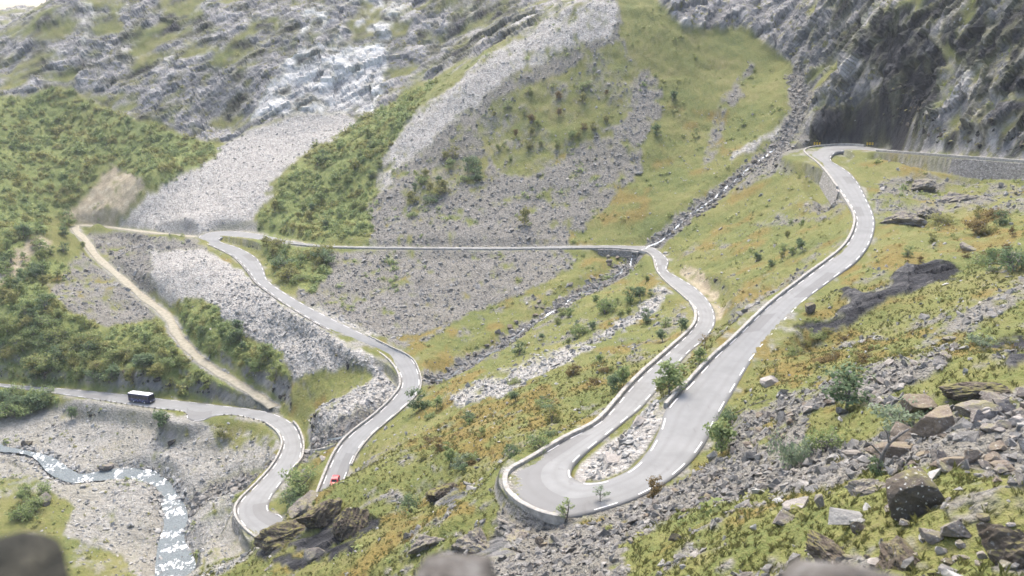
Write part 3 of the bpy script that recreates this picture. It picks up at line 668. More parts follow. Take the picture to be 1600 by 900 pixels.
# river
tg = np.gradient(RIV, axis=0); tg[:, 2] = 0; tg /= np.linalg.norm(tg, axis=1)[:, None]; sd = np.stack([tg[:, 1], -tg[:, 0], 0*tg[:, 0]], 1)
nx = 13; ts = np.linspace(-1, 1, nx); V_ = RIV[:, None]+sd[:, None]*(ts[None, :, None]*(RVW+1.2)[:, None, None])
vv = V_.reshape(-1, 3); vv[:, 2] += fbm(vv, 2.2, 3, 51, .6, True)*.3
k = np.arange(len(vv)).reshape(len(RIV), nx); f = np.stack([k[:-1, :-1], k[1:, :-1], k[1:, 1:], k[:-1, 1:]], -1).reshape(-1, 4)
river = mesh_np('river', lift(vv), f, [M['water']], True); tag(river, kind='structure')
def flow_attr(o, line, nx, rapids):
    s = np.r_[0, np.cumsum(np.linalg.norm(np.diff(line, axis=0), axis=1))]; u, v = project(line)
    w = np.zeros(len(line))
    for a, b, c in rapids: w = np.maximum(w, np.exp(-((u-a)**2+(v-b)**2)/(2*c*c)))
    attr_color(o.data, 'flow', np.stack([np.repeat(s/10, nx), np.tile(np.linspace(0, 1, nx)/10, len(line)), np.repeat(w, nx)], 1))
flow_attr(river, RIV, nx, [(60,716,16),(84,730,10),(35,706,8),(135,747,16),(185,741,10),(225,743,14),(250,752,10),(268,782,12),(277,800,12),(272,835,9),(268,856,10),(275,884,9),(276,915,20)])
for L in STRL[:2]:
    L = L[3:-3].copy(); L = L[project(L)[0] < 1212]; gzs = np.array([gz(x, y) for x, y in L[:, :2]])-CAMZ; k5 = np.ones(5)/5; gzs = np.convolve(np.pad(gzs, 2, 'edge'), k5, 'valid'); L[:, 2] = gzs+.28
    tg = np.gradient(L, axis=0); tg[:, 2] = 0; tg /= np.linalg.norm(tg, axis=1)[:, None]; sd = np.stack([tg[:, 1], -tg[:, 0], 0*tg[:, 0]], 1)
    mn = np.stack([perlin(np.c_[np.arange(len(L))*.17, np.zeros(len(L)), np.zeros(len(L))+7], 3)*2.2]).T; L = L+sd*mn
    ww = (.45+.35*perlin(np.c_[np.arange(len(L))*.31, np.zeros(len(L)), np.zeros(len(L))], 9))[:, None]
    ts5 = np.linspace(-1, 1, 5); vv = (L[:, None]+sd[:, None]*ts5[None, :, None]*ww[:, None]).reshape(-1, 3); vv[:, 2] -= np.tile(np.abs(ts5)**2*.25, len(L))
    k = np.arange(len(vv)).reshape(len(L), 5); f = np.stack([k[:-1, :-1], k[1:, :-1], k[1:, 1:], k[:-1, 1:]], -1).reshape(-1, 4)
    so_ = mesh_np('stream', lift(vv), f, [M['cascade']], True); tag(so_, kind='structure'); flow_attr(so_, L, 5, [(1100,315,60),(1010,385,40),(870,480,40),(1200,240,40),(1245,150,60)])
# ------------------------------------------------------------------ walls beside the road
def solid_strip(name, c, hw, z0, z1, mat, label, cat, group=None, jag=.0, batter=0.0, outv=None, seed=1):
    """a wall of rectangular section along the points c (eye-centred); outv: unit vectors to the outside, hw half thickness"""
    n = len(c); rg = np.random.default_rng(seed)
    t = np.gradient(c, axis=0); t[:, 2] = 0; t /= np.linalg.norm(t, axis=1)[:, None]+1e-9
    sd = np.stack([t[:, 1], -t[:, 0], 0*t[:, 0]], 1) if outv is None else outv
    top = c.copy(); top[:, 2] += z1 + rg.normal(0, 1, n)*jag
    bt = c.copy(); bt[:, 2] += z0
    j = rg.normal(0, 1, (4, n, 1))*jag*.7
    bev = min(.06, hw*.3)
    ring = [bt+sd*(hw+batter), top+sd*(hw+j[1])-np.array([0, 0, bev]), top+sd*(hw-bev+j[1]), top-sd*(hw-bev+j[2]), top-sd*(hw+j[2])-np.array([0, 0, bev]), bt-sd*hw]
    V_ = np.stack(ring, 1); k = len(ring); id_ = np.arange(n*k).reshape(n, k)
    f = [tuple(int(x) for x in (id_[i, a], id_[i, (a+1) % k], id_[i+1, (a+1) % k], id_[i+1, a])) for i in range(n-1) for a in range(k)]
    f.append(tuple(int(x) for x in id_[0][::-1])); f.append(tuple(int(x) for x in id_[-1]))
    o = mesh_np(name, lift(V_.reshape(-1, 3)), f, [mat], False)
    bm = bmesh.new(); bm.from_mesh(o.data); bmesh.ops.recalc_face_normals(bm, faces=bm.faces); bm.to_mesh(o.data); bm.free()
    return tag(o, label, cat, group)
def outward(side, a, b, off, step=1.0):
    E = edge_line(side, a, b, off, step); I = edge_line(side, a, b, off-1.0, step); n = min(len(E), len(I)); E = E[:n]
    t = np.gradient(E, axis=0); t[:, 2] = 0; t /= np.linalg.norm(t, axis=1)[:, None]+1e-9
    s = np.stack([t[:, 1], -t[:, 0], 0*t[:, 0]], 1); d = E - CWnear(E)
    s *= np.sign((s*d).sum(1))[:, None]; return E, s
def CWnear(E):
    d, ix = nearest(E[:, :2], CW, 60); return CW[ix, :3]
GW = [('L', 30.8, 45.4, .05, .36, .68, 'M', 'thick pale concrete guard wall curving round the outside of the nearest hairpin'),
      ('R', 14.6, 25.0, .05, .3, .6, 'M', 'long pale guard wall on the valley side of the upper road, ending at the rocky island'),
      ('R', 5.8, 14.5, .0, .36, .8, 'M', 'pale guard wall wrapped round the outside of the far top bend under the dark cliff'),
      ('L', 0.2, 5.2, .0, .35, .9, 'M', 'straight grey parapet on the road running off to the right edge below the cliff'),
      ('L', 45.5, 57.2, .0, .2, .5, 'W', 'thin whitish edge wall along the level road across the middle of the scree'),
      ('R', 72.0, 80.2, .05, .28, .6, 'M', 'pale guard wall on the left side of the road the red car is on'),
      ('L', 70.6, 78.8, .0, .2, .42, 'W', 'low pale kerb wall on the uphill side of the road above the red car'),
      ('R', 63.5, 71.9, .1, .3, .3, 'D', 'low brownish stone edging above the white boulder slope'),
      ('L', 82.6, 92.0, .05, .26, .6, 'M', 'pale guard wall along the inside of the lowest bend, facing the river'),
      ('R', 88.0, 91.2, .05, .26, .75, 'M', 'short pale wall on the outside of the lowest bend near the stream mouth')]
for i, (s, a, b, off, hw, h, mt, lab) in enumerate(GW):
    E, sd = outward(s, a, b, off+hw)
    mat = {'M': M['wall'], 'W': M['wall'], 'D': M['drywall']}[mt]
    solid_strip('guard_wall', E, hw, -.6, h, mat, lab, 'wall', None, .025 if mt != 'D' else .07, 0, sd, i)
RW = {'near': 'high dry stone retaining wall holding up the nearest hairpin', 'far': 'tall grey retaining wall under the far top bend', 'right': 'long grey stone retaining wall below the road at the right edge',
      'low': 'rough stone retaining wall under the outer curve of the lowest bend', 'mid': 'stone retaining wall where the stream passes under the red car\'s road', 'culvert': 'stone wall with the culvert under the level road'}
for i, (s, a, b, dep, key) in enumerate(RETAIN):
    if key == 'culvert': continue
    E, sd = outward(s, a, b, 1.25 if key == 'right' else .35, .8)
    solid_strip('retaining_wall', E, .8 if key == 'right' else .45, -dep-1.5, -.06, M['palewall'] if key in ('near', 'far') else M['drywall'], RW[key], 'retaining wall', None, .012, dep*.22, sd, 30+i)
# the culvert: two abutments, a slab over them and the dark barrel running in under the road
E, sd = outward('L', 51.0, 53.0, 1.05, .4)
cx = nat_hit(986, 398); k = int(np.hypot(E[:, 0]-cx[0], E[:, 1]-cx[1]).argmin()); g = 3
cv = empty('culvert', lift(E[k]).tolist()); tag(cv, 'small square culvert with a dark opening under the level road', 'culvert')
def part_of(o, root):
    o.parent = root; o.matrix_parent_inverse = Matrix.Translation(root.location).inverted(); 
    for kk in ('label', 'category', 'group'):
        if kk in o: del o[kk]
    return o
part_of(solid_strip('abutment', E[:k-g+1], .35, -4.6, -.06, M['drywall'], '', '', None, .03, .5, sd[:k-g+1], 61), cv)
part_of(solid_strip('abutment', E[k+g:], .35, -4.6, -.06, M['drywall'], '', '', None, .03, .5, sd[k+g:], 62), cv)
part_of(solid_strip('lintel_slab', E[k-g-1:k+g+2], .42, -.75, -.05, M['wall'], '', '', None, .01, 0, sd[k-g-1:k+g+2], 63), cv)
M['barrel'] = plain('culvert_shade_stone', (.012, .014, .016), (.03, .032, .035), 2, .7, .1)  # shade inside the opening put into a near-black stone colour
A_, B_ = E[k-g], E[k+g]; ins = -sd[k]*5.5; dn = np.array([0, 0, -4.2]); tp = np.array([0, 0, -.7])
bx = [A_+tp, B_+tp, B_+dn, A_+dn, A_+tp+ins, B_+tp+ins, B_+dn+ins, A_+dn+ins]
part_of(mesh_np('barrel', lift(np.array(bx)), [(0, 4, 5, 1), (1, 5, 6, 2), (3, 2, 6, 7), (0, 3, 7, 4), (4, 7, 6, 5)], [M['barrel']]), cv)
# low field wall beside the stream mouth
lw = np.array([np.array(hit(u, v)[0])-np.array([0, 0, CAMZ]) for u, v in ((474, 706), (485, 706), (498, 704), (510, 702), (524, 697))])
solid_strip('field_wall', fine(lw, .8), .3, -.8, .55, M['wall'], 'low straight wall crossing the grass between the two lowest roads', 'wall', None, .04, 0, None, 71)
# ------------------------------------------------------------------ stones
def hull_rock(n, rg, flat=(1, .8, .6), subdiv=0):
    bm = bmesh.new()
    for _ in range(n):
        p = rg.uniform(-1, 1, 3); m = np.abs(p).max(); p = p/m*(.75+.25*rg.random()) if rg.random() < .75 else p
        bm.verts.new(Vector((p*np.array(flat)).tolist()))
    r = bmesh.ops.convex_hull(bm, input=bm.verts); 
    bmesh.ops.delete(bm, geom=[v for v in bm.verts if not v.link_faces], context='VERTS')
    bmesh.ops.dissolve_limit(bm, angle_limit=R(14), verts=bm.verts, edges=bm.edges)
    bmesh.ops.triangulate(bm, faces=bm.faces)
    V_ = np.array([v.co for v in bm.verts]); bm.verts.index_update(); f = np.array([[v.index for v in fc.verts] for fc in bm.faces]); bm.free()
    return V_, f
rg = np.random.default_rng(21)
PROTO = [hull_rock(rg.integers(9, 15), rg, (1, rg.uniform(.6, .95), rg.uniform(.4, .75))) for _ in range(14)]
CELL = np.zeros(NR*NA)
g = PW.reshape(NR, NA, 3)
ar = np.linalg.norm(np.cross(g[1:, :-1]-g[:-1, :-1], g[:-1, 1:]-g[:-1, :-1]), axis=-1)
CELL.reshape(NR, NA)[:-1, :-1] = ar
TN = np.cross(np.gradient(g, axis=1), np.gradient(g, axis=0)).reshape(-1, 3); TN /= np.linalg.norm(TN, axis=1)[:, None]+1e-9; TN[TN[:, 2] < 0] *= -1
inview = (U > -330) & (U < 1900) & (V > -40) & (V < 960)
clear = (EDGE > .9) & (PEDGE > .4) & (DIST > 26)
def scatter(weight, density, seed):
    w = weight*CELL*density*clear*inview; n = int(w.sum()); rg = np.random.default_rng(seed)
    if n == 0: return np.zeros(0, int)
    return rg.choice(len(w), n, p=w/w.sum())
def rot_mats(rg, n, tilt=1.0):
    a = rg.uniform(0, 2*math.pi, n); b = rg.normal(0, .35*tilt, n); c = rg.normal(0, .35*tilt, n)
    ca, sa, cb, sb, cc, sc = np.cos(a), np.sin(a), np.cos(b), np.sin(b), np.cos(c), np.sin(c); z = np.zeros(n); o = np.ones(n)
    Rz = np.stack([ca, -sa, z, sa, ca, z, z, z, o], 1).reshape(-1, 3, 3); Rx = np.stack([o, z, z, z, cb, -sb, z, sb, cb], 1).reshape(-1, 3, 3); Ry = np.stack([cc, z, sc, z, o, z, -sc, z, cc], 1).reshape(-1, 3, 3)
    return Rz@Rx@Ry
def merge(name, protos, pos, size, rg, mat, tilt=1.0, smooth=False, mats=None, along=None):
    VV, FF, off = [], [], 0
    pick = rg.integers(0, len(protos), len(pos)); Rm = rot_mats(rg, len(pos), tilt)
    if along is not None:           # lean with the slope
        up = along; x = np.stack([np.ones(len(up)), np.zeros(len(up)), -up[:, 0]/np.maximum(up[:, 2], .3)], 1); x /= np.linalg.norm(x, axis=1)[:, None]
        y = np.cross(up, x); B_ = np.stack([x, y, up], -1); Rm = B_@Rm
    for k, (v, f) in enumerate(protos):
        m = np.nonzero(pick == k)[0]
        if not len(m): continue
        st = rg.uniform(.75, 1.3, (len(m), 1, 3))
        w = np.einsum('nij,nkj->nki', Rm[m], v[None]*st*size[m][:, None, None])+pos[m][:, None]
        VV.append(w.reshape(-1, 3)); FF.append((f[None]+(np.arange(len(m))*len(v))[:, None, None]+off).reshape(-1, f.shape[1])); off += len(m)*len(v)
    return mesh_np(name, np.vstack(VV), np.vstack(FF), [mat], smooth)
M['stone'] = boulder_mat('talus_stone', .11, .38, (1, .97, .90), .35)
M['greystone'] = boulder_mat('scree_stone', .15, .42, (1, .98, .91), .0)
M['palestone'] = boulder_mat('pale_talus_stone', .24, .52, (1, .99, .93), .0)
M['boulder'] = boulder_mat('grey_boulder', .09, .30, (1, .97, .95), .55, .8, .6)
M['brownrock'] = boulder_mat('brown_boulder', .10, .26, (1, .86, .72), .35, .8, .25)
M['darkrock'] = boulder_mat('dark_boulder', .022, .13, (1, 1, .98), .85, .7, .7)
M['darkcrag'] = boulder_mat('dark_crag', .012, .10, (1, .97, .93), .2, .7, .8)
M['palerock'] = boulder_mat('pale_boulder', .22, .44, (1, .97, .92), .0, .8)
lognorm = lambda rg, n, m, s, lo, hi: np.clip(m*np.exp(rg.normal(0, s, n)), lo, hi)
def scree(name, weight, density, seed, m, s, lo, hi, mat, sink=.25):
    ix = scatter(weight, density, seed); rg = np.random.default_rng(seed+1)
    sz = lognorm(rg, len(ix), m, s, lo, hi)*.5
    pos = PW[ix] + TN[ix]*(sz*(.5-sink*1.4))[:, None] + np.c_[rg.normal(0, .2, (len(ix), 2)), np.zeros(len(ix))]
    print(name, len(ix))
    return tag(merge(name, PROTO, pos, sz, rg, mat, 1.2, along=TN[ix]), kind='stuff') if len(ix) else None
Dn = DIST
band = lambda a, b: ((Dn > a) & (Dn < b)).astype(float)
rocky_s = np.clip(Wt['scree'], 0, 1)
scree('talus_stones', rocky_s*band(26, 75), 3.0, 101, .36, .62, .16, 1.5, M['stone'])
scree('talus_stones', rocky_s*band(75, 140), 2.0, 102, .46, .62, .2, 1.7, M['stone'])
scree('scree_stones', rocky_s*band(140, 300), 1.1, 103, .5, .55, .25, 1.9, M['greystone'])
scree('scree_stones', rocky_s*band(300, 520), .55, 104, .6, .55, .3, 2.2, M['greystone'])
scree('pale_stones', Wt['pale']*band(60, 345), 1.3, 105, .62, .5, .28, 2.0, M['palestone'])
scree('pale_stones', Wt['pale']*band(345, 560), .3, 106, .5, .5, .25, 1.8, M['palestone'])
scree('riverbed_stones', Wt['gravel']*band(150, 330)*(EDGE > 2.5), .42, 107, .6, .5, .25, 1.8, M['palestone'])
gw = sstep(8, 3, SD)*(EDGE > 1)
scree('stream_stones', sstep(5, 2, SD)*(EDGE > 1)*band(200, 470), 1.5, 108, .8, .6, .3, 2.8, M['stone'])
scree('scree_stones', rocky_s*band(140, 460), .02, 113, 1.5, .35, .8, 3.2, M['greystone'])
scree('bank_stones', (steep > .3)*(EDGE < 7)*(EDGE > 3)*((U < 1262) | (U > 1385))*band(250, 420), .22, 114, 1.1, .5, .5, 2.6, M['darkcrag'])
bankw = ((VD > hw*.55) & (VD < hw+4)).astype(float)
scree('river_stones', bankw, 1.1, 109, .9, .55, .3, 2.4, M['palestone'])
grassy = np.clip(1-ROCKY-STONY-Wt['bush'], 0, 1)
scree('loose_stones', grassy*band(28, 420), .05, 110, .55, .45, .25, 1.6, M['palestone'])
# boulders one can point to
def big_rock(seed, sub=3, ridg=.28, flat=(1, .8, .6), cut=6):
    rg = np.random.default_rng(seed); bm = bmesh.new(); bmesh.ops.create_icosphere(bm, subdivisions=sub, radius=1)
    v = np.array([x.co for x in bm.verts])
    for _ in range(cut):            # flat broken faces
        n = rg.normal(0, 1, 3); n /= np.linalg.norm(n); d = rg.uniform(.42, .8); s = v@n; m = s > d; v[m] -= n*(s[m]-d)[:, None]*.985
    v += (v/np.linalg.norm(v, axis=1)[:, None])*(fbm(v+seed*3.1, .7, 4, seed, .5, True)[:, None]-.4)*ridg*.5
    v += fbm(v+seed*1.7, .22, 3, seed+5)[:, None]*.045*v
    v *= np.array(flat)
    f = np.array([[x.index for x in fc.verts] for fc in bm.faces]); bm.free(); return v, f
def rock_mesh(name, v, f, mat):
    o = mesh_np(name, v, f, [mat], False); COL.objects.unlink(o); return o
ROCKM = {}
def crag_mesh(seed, flat, mat):
    v, f = big_rock(seed, 5, .0, (1, 1, 1), 12); rg = np.random.default_rng(seed)
    q = (v+seed)@M1.T; d = fbm(q*np.array([.55, 1, 1]), .8, 5, seed, .6, True)*.30 + fbm(q*np.array([.4, 1.2, 1]), .25, 3, seed+3, .55, True)*.10 - .22
    v = v + v/np.linalg.norm(v, axis=1)[:, None]*d[:, None]
    return rock_mesh('crag', v*np.array(flat), f, mat).data
for i in range(3): ROCKM['crag', i] = crag_mesh(500+i*13, (1, [.7, .8, .6][i], [.6, .6, .6][i]), M['darkcrag'])
for i in range(2): ROCKM['greycrag', i] = crag_mesh(700+i*13, (1, .8, .6), M['boulder'])
for mk_ in ('boulder', 'brownrock', 'darkrock', 'palerock'):
    for i in range(4):
        v, f = big_rock(300+i*7+len(mk_), 4, .16, (1, [.8, .65, .9, .75][i], [.6, .5, .7, .45][i]), [12, 15, 11, 16][i]); ROCKM[mk_, i] = rock_mesh('boulder', v, f, M[mk_]).data
def put_boulder(u, v, wpx, hpx, kind, var, label, group=None, rz=None, name='boulder', sink=.25):
    h_ = hit(u, v)
    if h_ is None: return None
    loc, nrm, dist = h_; s = wpx*dist/FPX/2; k = hpx/max(wpx, 1)
    o = bpy.data.objects.new(name, ROCKM[kind, var]); COL.objects.link(o)
    zs = s*k/.6; sink = .42 if 'crag' in kind else sink
    o.location = loc + Vector((0, 0, zs*.6*(1-2*sink))); o.scale = (s, s*.95, zs); o.rotation_euler = (RNG.uniform(-.2, .2), RNG.uniform(-.2, .2), RNG.uniform(0, 6.3) if rz is None else rz)
    return tag(o, label, 'boulder', group)
BO = [(1422,800,120,84,'darkrock',0,'huge dark boulder spotted with white lichen at the right, largest on the near slope'),
 (1590,880,130,104,'crag',1,'black mossy boulder cut off by the right edge at the bottom corner'),
 (1300,872,110,50,'crag',2,'dark mossy outcrop just above the grey guard stone at lower right'),
 (1400,874,110,50,'crag',0,'dark lichen-flecked ledge at the bottom, left of the mossy corner'),
 (1388,715,82,46,'brownrock',1,'brown slab-sided block lying low, left of a cluster of big brown blocks'),
 (1412,690,62,50,'brownrock',3,'pointed brown block leaning over the brown slab on the right slope'),
 (1462,682,95,66,'brownrock',0,'broadest brown block of the rockpile on the right slope'),
 (1440,640,60,34,'brownrock',2,'tan topped block behind the brown rockpile'),
 (1530,652,66,40,'boulder',1,'grey block at the upper end of the right rockpile'),
 (1480,730,60,30,'brownrock',1,'flat brown block just above the huge lichen-spotted boulder'),
 (1245,800,56,38,'palerock',1,'pale split rock with bright faces on the near grass'),
 (1222,818,44,26,'boulder',2,'grey lump directly left of the pale split rock'),
 (1280,795,26,36,'boulder',3,'upright grey stone just right of the pale split rock'),
 (1350,772,78,54,'greycrag',1,'rounded grey mound of rock left of the huge dark boulder'),
 (1392,798,26,16,'boulder',1,'small half-buried grey boulder in yellow grass'),
 (1345,830,30,20,'darkrock',2,'small dark boulder in the pale moss'),
 (1412,822,24,16,'boulder',3,'small grey boulder below the huge dark one'),
 (1455,845,40,30,'boulder',1,'squarish grey boulder among the bottom right stones'),
 (1490,835,46,28,'boulder',2,'pale grey slanting boulder among the bottom right stones'),
 (1264,489,28,30,'darkrock',1,'black boulder standing at the edge of the upper road'),
 (1000,662,38,20,'palerock',3,'flat overhanging slab at the upper end of the rocky island'),
 (955,722,46,20,'palerock',1,'pale pointed slab in the middle of the rocky island'),
 (1054,845,32,22,'darkrock',3,'dark square boulder in the grass of the near talus'),
 (843,852,22,18,'darkrock',0,'small black boulder below the nearest hairpin'),
 (690,772,74,34,'crag',2,'black overhanging slab on the green slope left of the nearest hairpin'),
 (742,858,92,74,'greycrag',0,'large grey rock with a dark hollow below the retaining wall'),
 (552,826,84,66,'crag',0,'jagged black crag at the right end of the grassy ledge'),
 (505,812,96,70,'crag',1,'dark crag in the middle of the grassy ledge'),
 (450,842,110,44,'crag',2,'long low dark crag at the left of the grassy ledge'),
 (478,792,70,30,'greycrag',1,'grey rock on the crest of the ledge below the red car'),
 (492,872,34,26,'boulder',0,'round grey boulder under the ledge crags'),
 (806,842,70,30,'greycrag',1,'light grey outcrop under the wall of the nearest hairpin'),
 (665,852,70,40,'greycrag',0,'grey broken rock on the slope above the middle guard stone'),
 (1205,600,38,16,'palerock',2,'cream coloured rock in the heath by the upper road'),
 (1412,348,80,40,'greycrag',0,'long grey rock in the grass right of the upper road'),
 (1448,338,60,34,'greycrag',1,'angular grey rock below the right edge road'),
 (1440,294,60,34,'greycrag',1,'grey rock right under the right edge retaining wall'),
 (1492,314,66,30,'greycrag',0,'flat grey rock on the upper right slope'),
 (1510,392,36,20,'boulder',1,'grey boulder under a yellow heath patch at upper right'),
 (505,718,20,10,'palerock',3,'small white boulder in the grass left of the red car'),
 (1270,263,6,4,'palerock',0,'tiny white stone beside the wall under the far top bend'),
 (70,785,30,18,'boulder',2,'grey boulder on the grass left of the river'),
 (165,735,26,18,'boulder',1,'grey boulder on the upstream bank of the river'),
 (43,696,16,12,'darkrock',2,'dark boulder at the far bank of the river'),
 (1522,614,120,34,'crag',2,'long dark slab lying in the yellow heath above the right rockpile')]
for b in BO:
    if b[2]: put_boulder(b[0], b[1], b[2], b[3], b[4], b[5], b[6])
def put_many(n, poly, wlo, whi, kinds, label, group, seed):
    rg = np.random.default_rng(seed); P_ = np.array(poly, float); lo, hi = P_.min(0), P_.max(0); c = 0; tries = 0
    while c < n and tries < n*40:
        tries += 1
        u, v = rg.uniform(lo, hi)
        if not inside(poly, np.array([u]), np.array([v]))[0]: continue
        w_ = rg.uniform(wlo, whi); h_ = hit(u, v)
        if h_ is None: continue
        q = np.array([[h_[0].x, h_[0].y]]); dd, di = nearest(q, CW, 20)
        if dd[0] < CW[di[0], 3]+1.5: continue
        put_boulder(u, v, w_, w_*rg.uniform(.45, .8), kinds[rg.integers(len(kinds))], int(rg.integers(4)), label, group); c += 1
put_many(34, [(1380,735),(1400,690),(1470,655),(1540,620),(1600,575),(1600,760),(1500,745)], 16, 44, ['boulder', 'brownrock', 'boulder'], 'angular block in the rockpile on the right slope', 'blocks of the right rockpile', 1)
put_many(9, [(1500,650),(1600,600),(1600,700),(1540,700)], 14, 34, ['palerock'], 'pale lichen-covered stone in the rockpile at the right edge', 'pale stones of the right rockpile', 2)
put_many(40, [(780,860),(880,822),(960,790),(1100,735),(1200,715),(1260,740),(1180,795),(1000,845),(880,890)], 9, 20, ['boulder', 'boulder', 'brownrock'], 'angular boulder in the grey talus below the nearest hairpin', 'boulders of the near talus', 3)
put_many(24, [(1150,650),(1200,625),(1320,590),(1320,630),(1240,650),(1220,700),(1160,710)], 8, 20, ['boulder', 'brownrock'], 'boulder in the stony patch between the upper road and the bushes', 'boulders beside the upper road', 4)
put_many(26, [(1300,870),(1420,840),(1480,830),(1590,790),(1590,890),(1300,890)], 10, 30, ['boulder', 'darkrock', 'boulder', 'palerock'], 'stone in the mossy ground along the bottom right', 'stones of the mossy ground', 5)
put_many(26, [(960,392),(1000,392),(900,460),(830,505),(760,550),(700,580),(740,545),(860,460)], 6, 13, ['boulder', 'brownrock'], 'boulder in the stream gully below the culvert', 'boulders of the stream gully', 6)
put_many(22, [(1030,378),(1060,335),(1140,280),(1200,235),(1215,250),(1150,300),(1070,360)], 6, 13, ['boulder', 'darkrock'], 'boulder in the cascade gully above the culvert', 'boulders of the cascade gully', 7)
put_many(18, [(590,380),(640,240),(760,200),(900,300),(880,375)], 4, 8, ['palerock', 'boulder'], 'pale boulder on the big scree above the level road', 'boulders of the big scree', 8)
put_many(18, [(1350,640),(1430,550),(1500,500),(1560,480),(1520,540),(1400,640)], 10, 26, ['boulder', 'boulder', 'palerock'], 'grey rock in the stony band across the right heath', 'rocks of the right heath', 9)
# guard stones on the brink right in front of the eye
M['guardstone'] = streaked('weathered_guard_stone', (.022, .022, .022), (.075, .068, .06), (.17, .165, .155))
M['guarddark'] = streaked('dark_guard_stone', (.008, .009, .007), (.026, .026, .02), (.07, .066, .05))
def guard_stone(u, r, topv, wid, dep, mat, label, seed):
    d = ray(u, topv); d = d/np.hypot(d[0], d[1]); top = d[2]*r; base = -3.3; h = (top-base)*.86
    bm = bmesh.new(); bmesh.ops.create_cube(bm, size=1); bmesh.ops.subdivide_edges(bm, edges=bm.edges, cuts=5, use_grid_fill=True)
    for v in bm.verts:
        p = v.co; l = p.length; q = p.normalized()*.62; p2 = p.lerp(q, .42); v.co = Vector((p2.x*wid, p2.y*dep, (p2.z+.5)*h))
    vv = np.array([v.co for v in bm.verts]); vv += fbm(vv+seed, .35, 4, seed)[:, None]*.06*np.array([1, 1, .8])
    f = [[x.index for x in fc.verts] for fc in bm.faces]; bm.free()
    o = mesh_np('guard_stone', vv, f, [mat], True); o.location = (d[0]*r, d[1]*r, CAMZ+base); o.rotation_euler = (0, 0, -math.atan2(d[0], d[1])+RNG.uniform(-.1, .1))
    return tag(o, label, 'guard stone', 'guard stones on the brink')
guard_stone(-6, 4.3, 822, .56, .5, M['guarddark'], 'dark rounded guard stone, out of focus in the bottom left corner', 3)
guard_stone(712, 4.4, 872, .44, .5, M['guardstone'], 'pale guard stone, out of focus at the bottom centre', 11)
guard_stone(1355, 4.4, 893, .86, .5, M['guardstone'], 'long grey guard stone, out of focus at the bottom right', 17)
# ------------------------------------------------------------------ plants
LEAF = {'green': leaf_mat('birch_leaves', (.13, .185, .07), (.215, .28, .11), (.31, .35, .16)),
        'dark': leaf_mat('dark_birch_leaves', (.075, .12, .062), (.135, .195, .095), (.2, .26, .14)),
        'olive': leaf_mat('olive_leaves', (.16, .17, .055), (.24, .245, .085), (.32, .295, .12)),
        'willow': leaf_mat('willow_leaves', (.12, .165, .10), (.2, .255, .16), (.29, .335, .22)),
        'rust': leaf_mat('rusty_leaves', (.11, .085, .03), (.17, .125, .048), (.235, .165, .07)),
        'mix': leaf_mat('scrub_leaves', (.14, .19, .065), (.235, .275, .1), (.32, .325, .135))}
M['bark'] = plain('grey_bark', (.10, .09, .08), (.26, .24, .22), 4, .9, .02)
def tube(path, rad, k=5):
    path = np.array(path, float); n = len(path); V_ = []; f = []
    for i in range(n):
        t = path[min(i+1, n-1)]-path[max(i-1, 0)]; t /= np.linalg.norm(t)+1e-9
        a = np.cross(t, [.3, .9, .2]); a /= np.linalg.norm(a); b = np.cross(t, a)
        for j in range(k):
            th = 2*math.pi*j/k; V_.append(path[i]+rad[i]*(a*math.cos(th)+b*math.sin(th)))
    for i in range(n-1):
        for j in range(k): f.append((i*k+j, i*k+(j+1) % k, (i+1)*k+(j+1) % k, (i+1)*k+j))
    return np.array(V_), f
def leaf_quads(c, n_, size, rg):            # ragged little four-sided sprays
    n = len(c); a = rg.normal(0, 1, (n, 3)); a -= n_*(a*n_).sum(1)[:, None]*.6; a /= np.linalg.norm(a, axis=1)[:, None]
    b = np.cross(n_, a); b /= np.linalg.norm(b, axis=1)[:, None]+1e-9
    s = size[:, None]; q = np.stack([c-a*s, c+b*s*.55*rg.uniform(.6, 1.3, (n, 1)), c+a*s, c-b*s*.55*rg.uniform(.6, 1.3, (n, 1))], 1)
    return q.reshape(-1, 3), np.arange(n*4).reshape(n, 4)
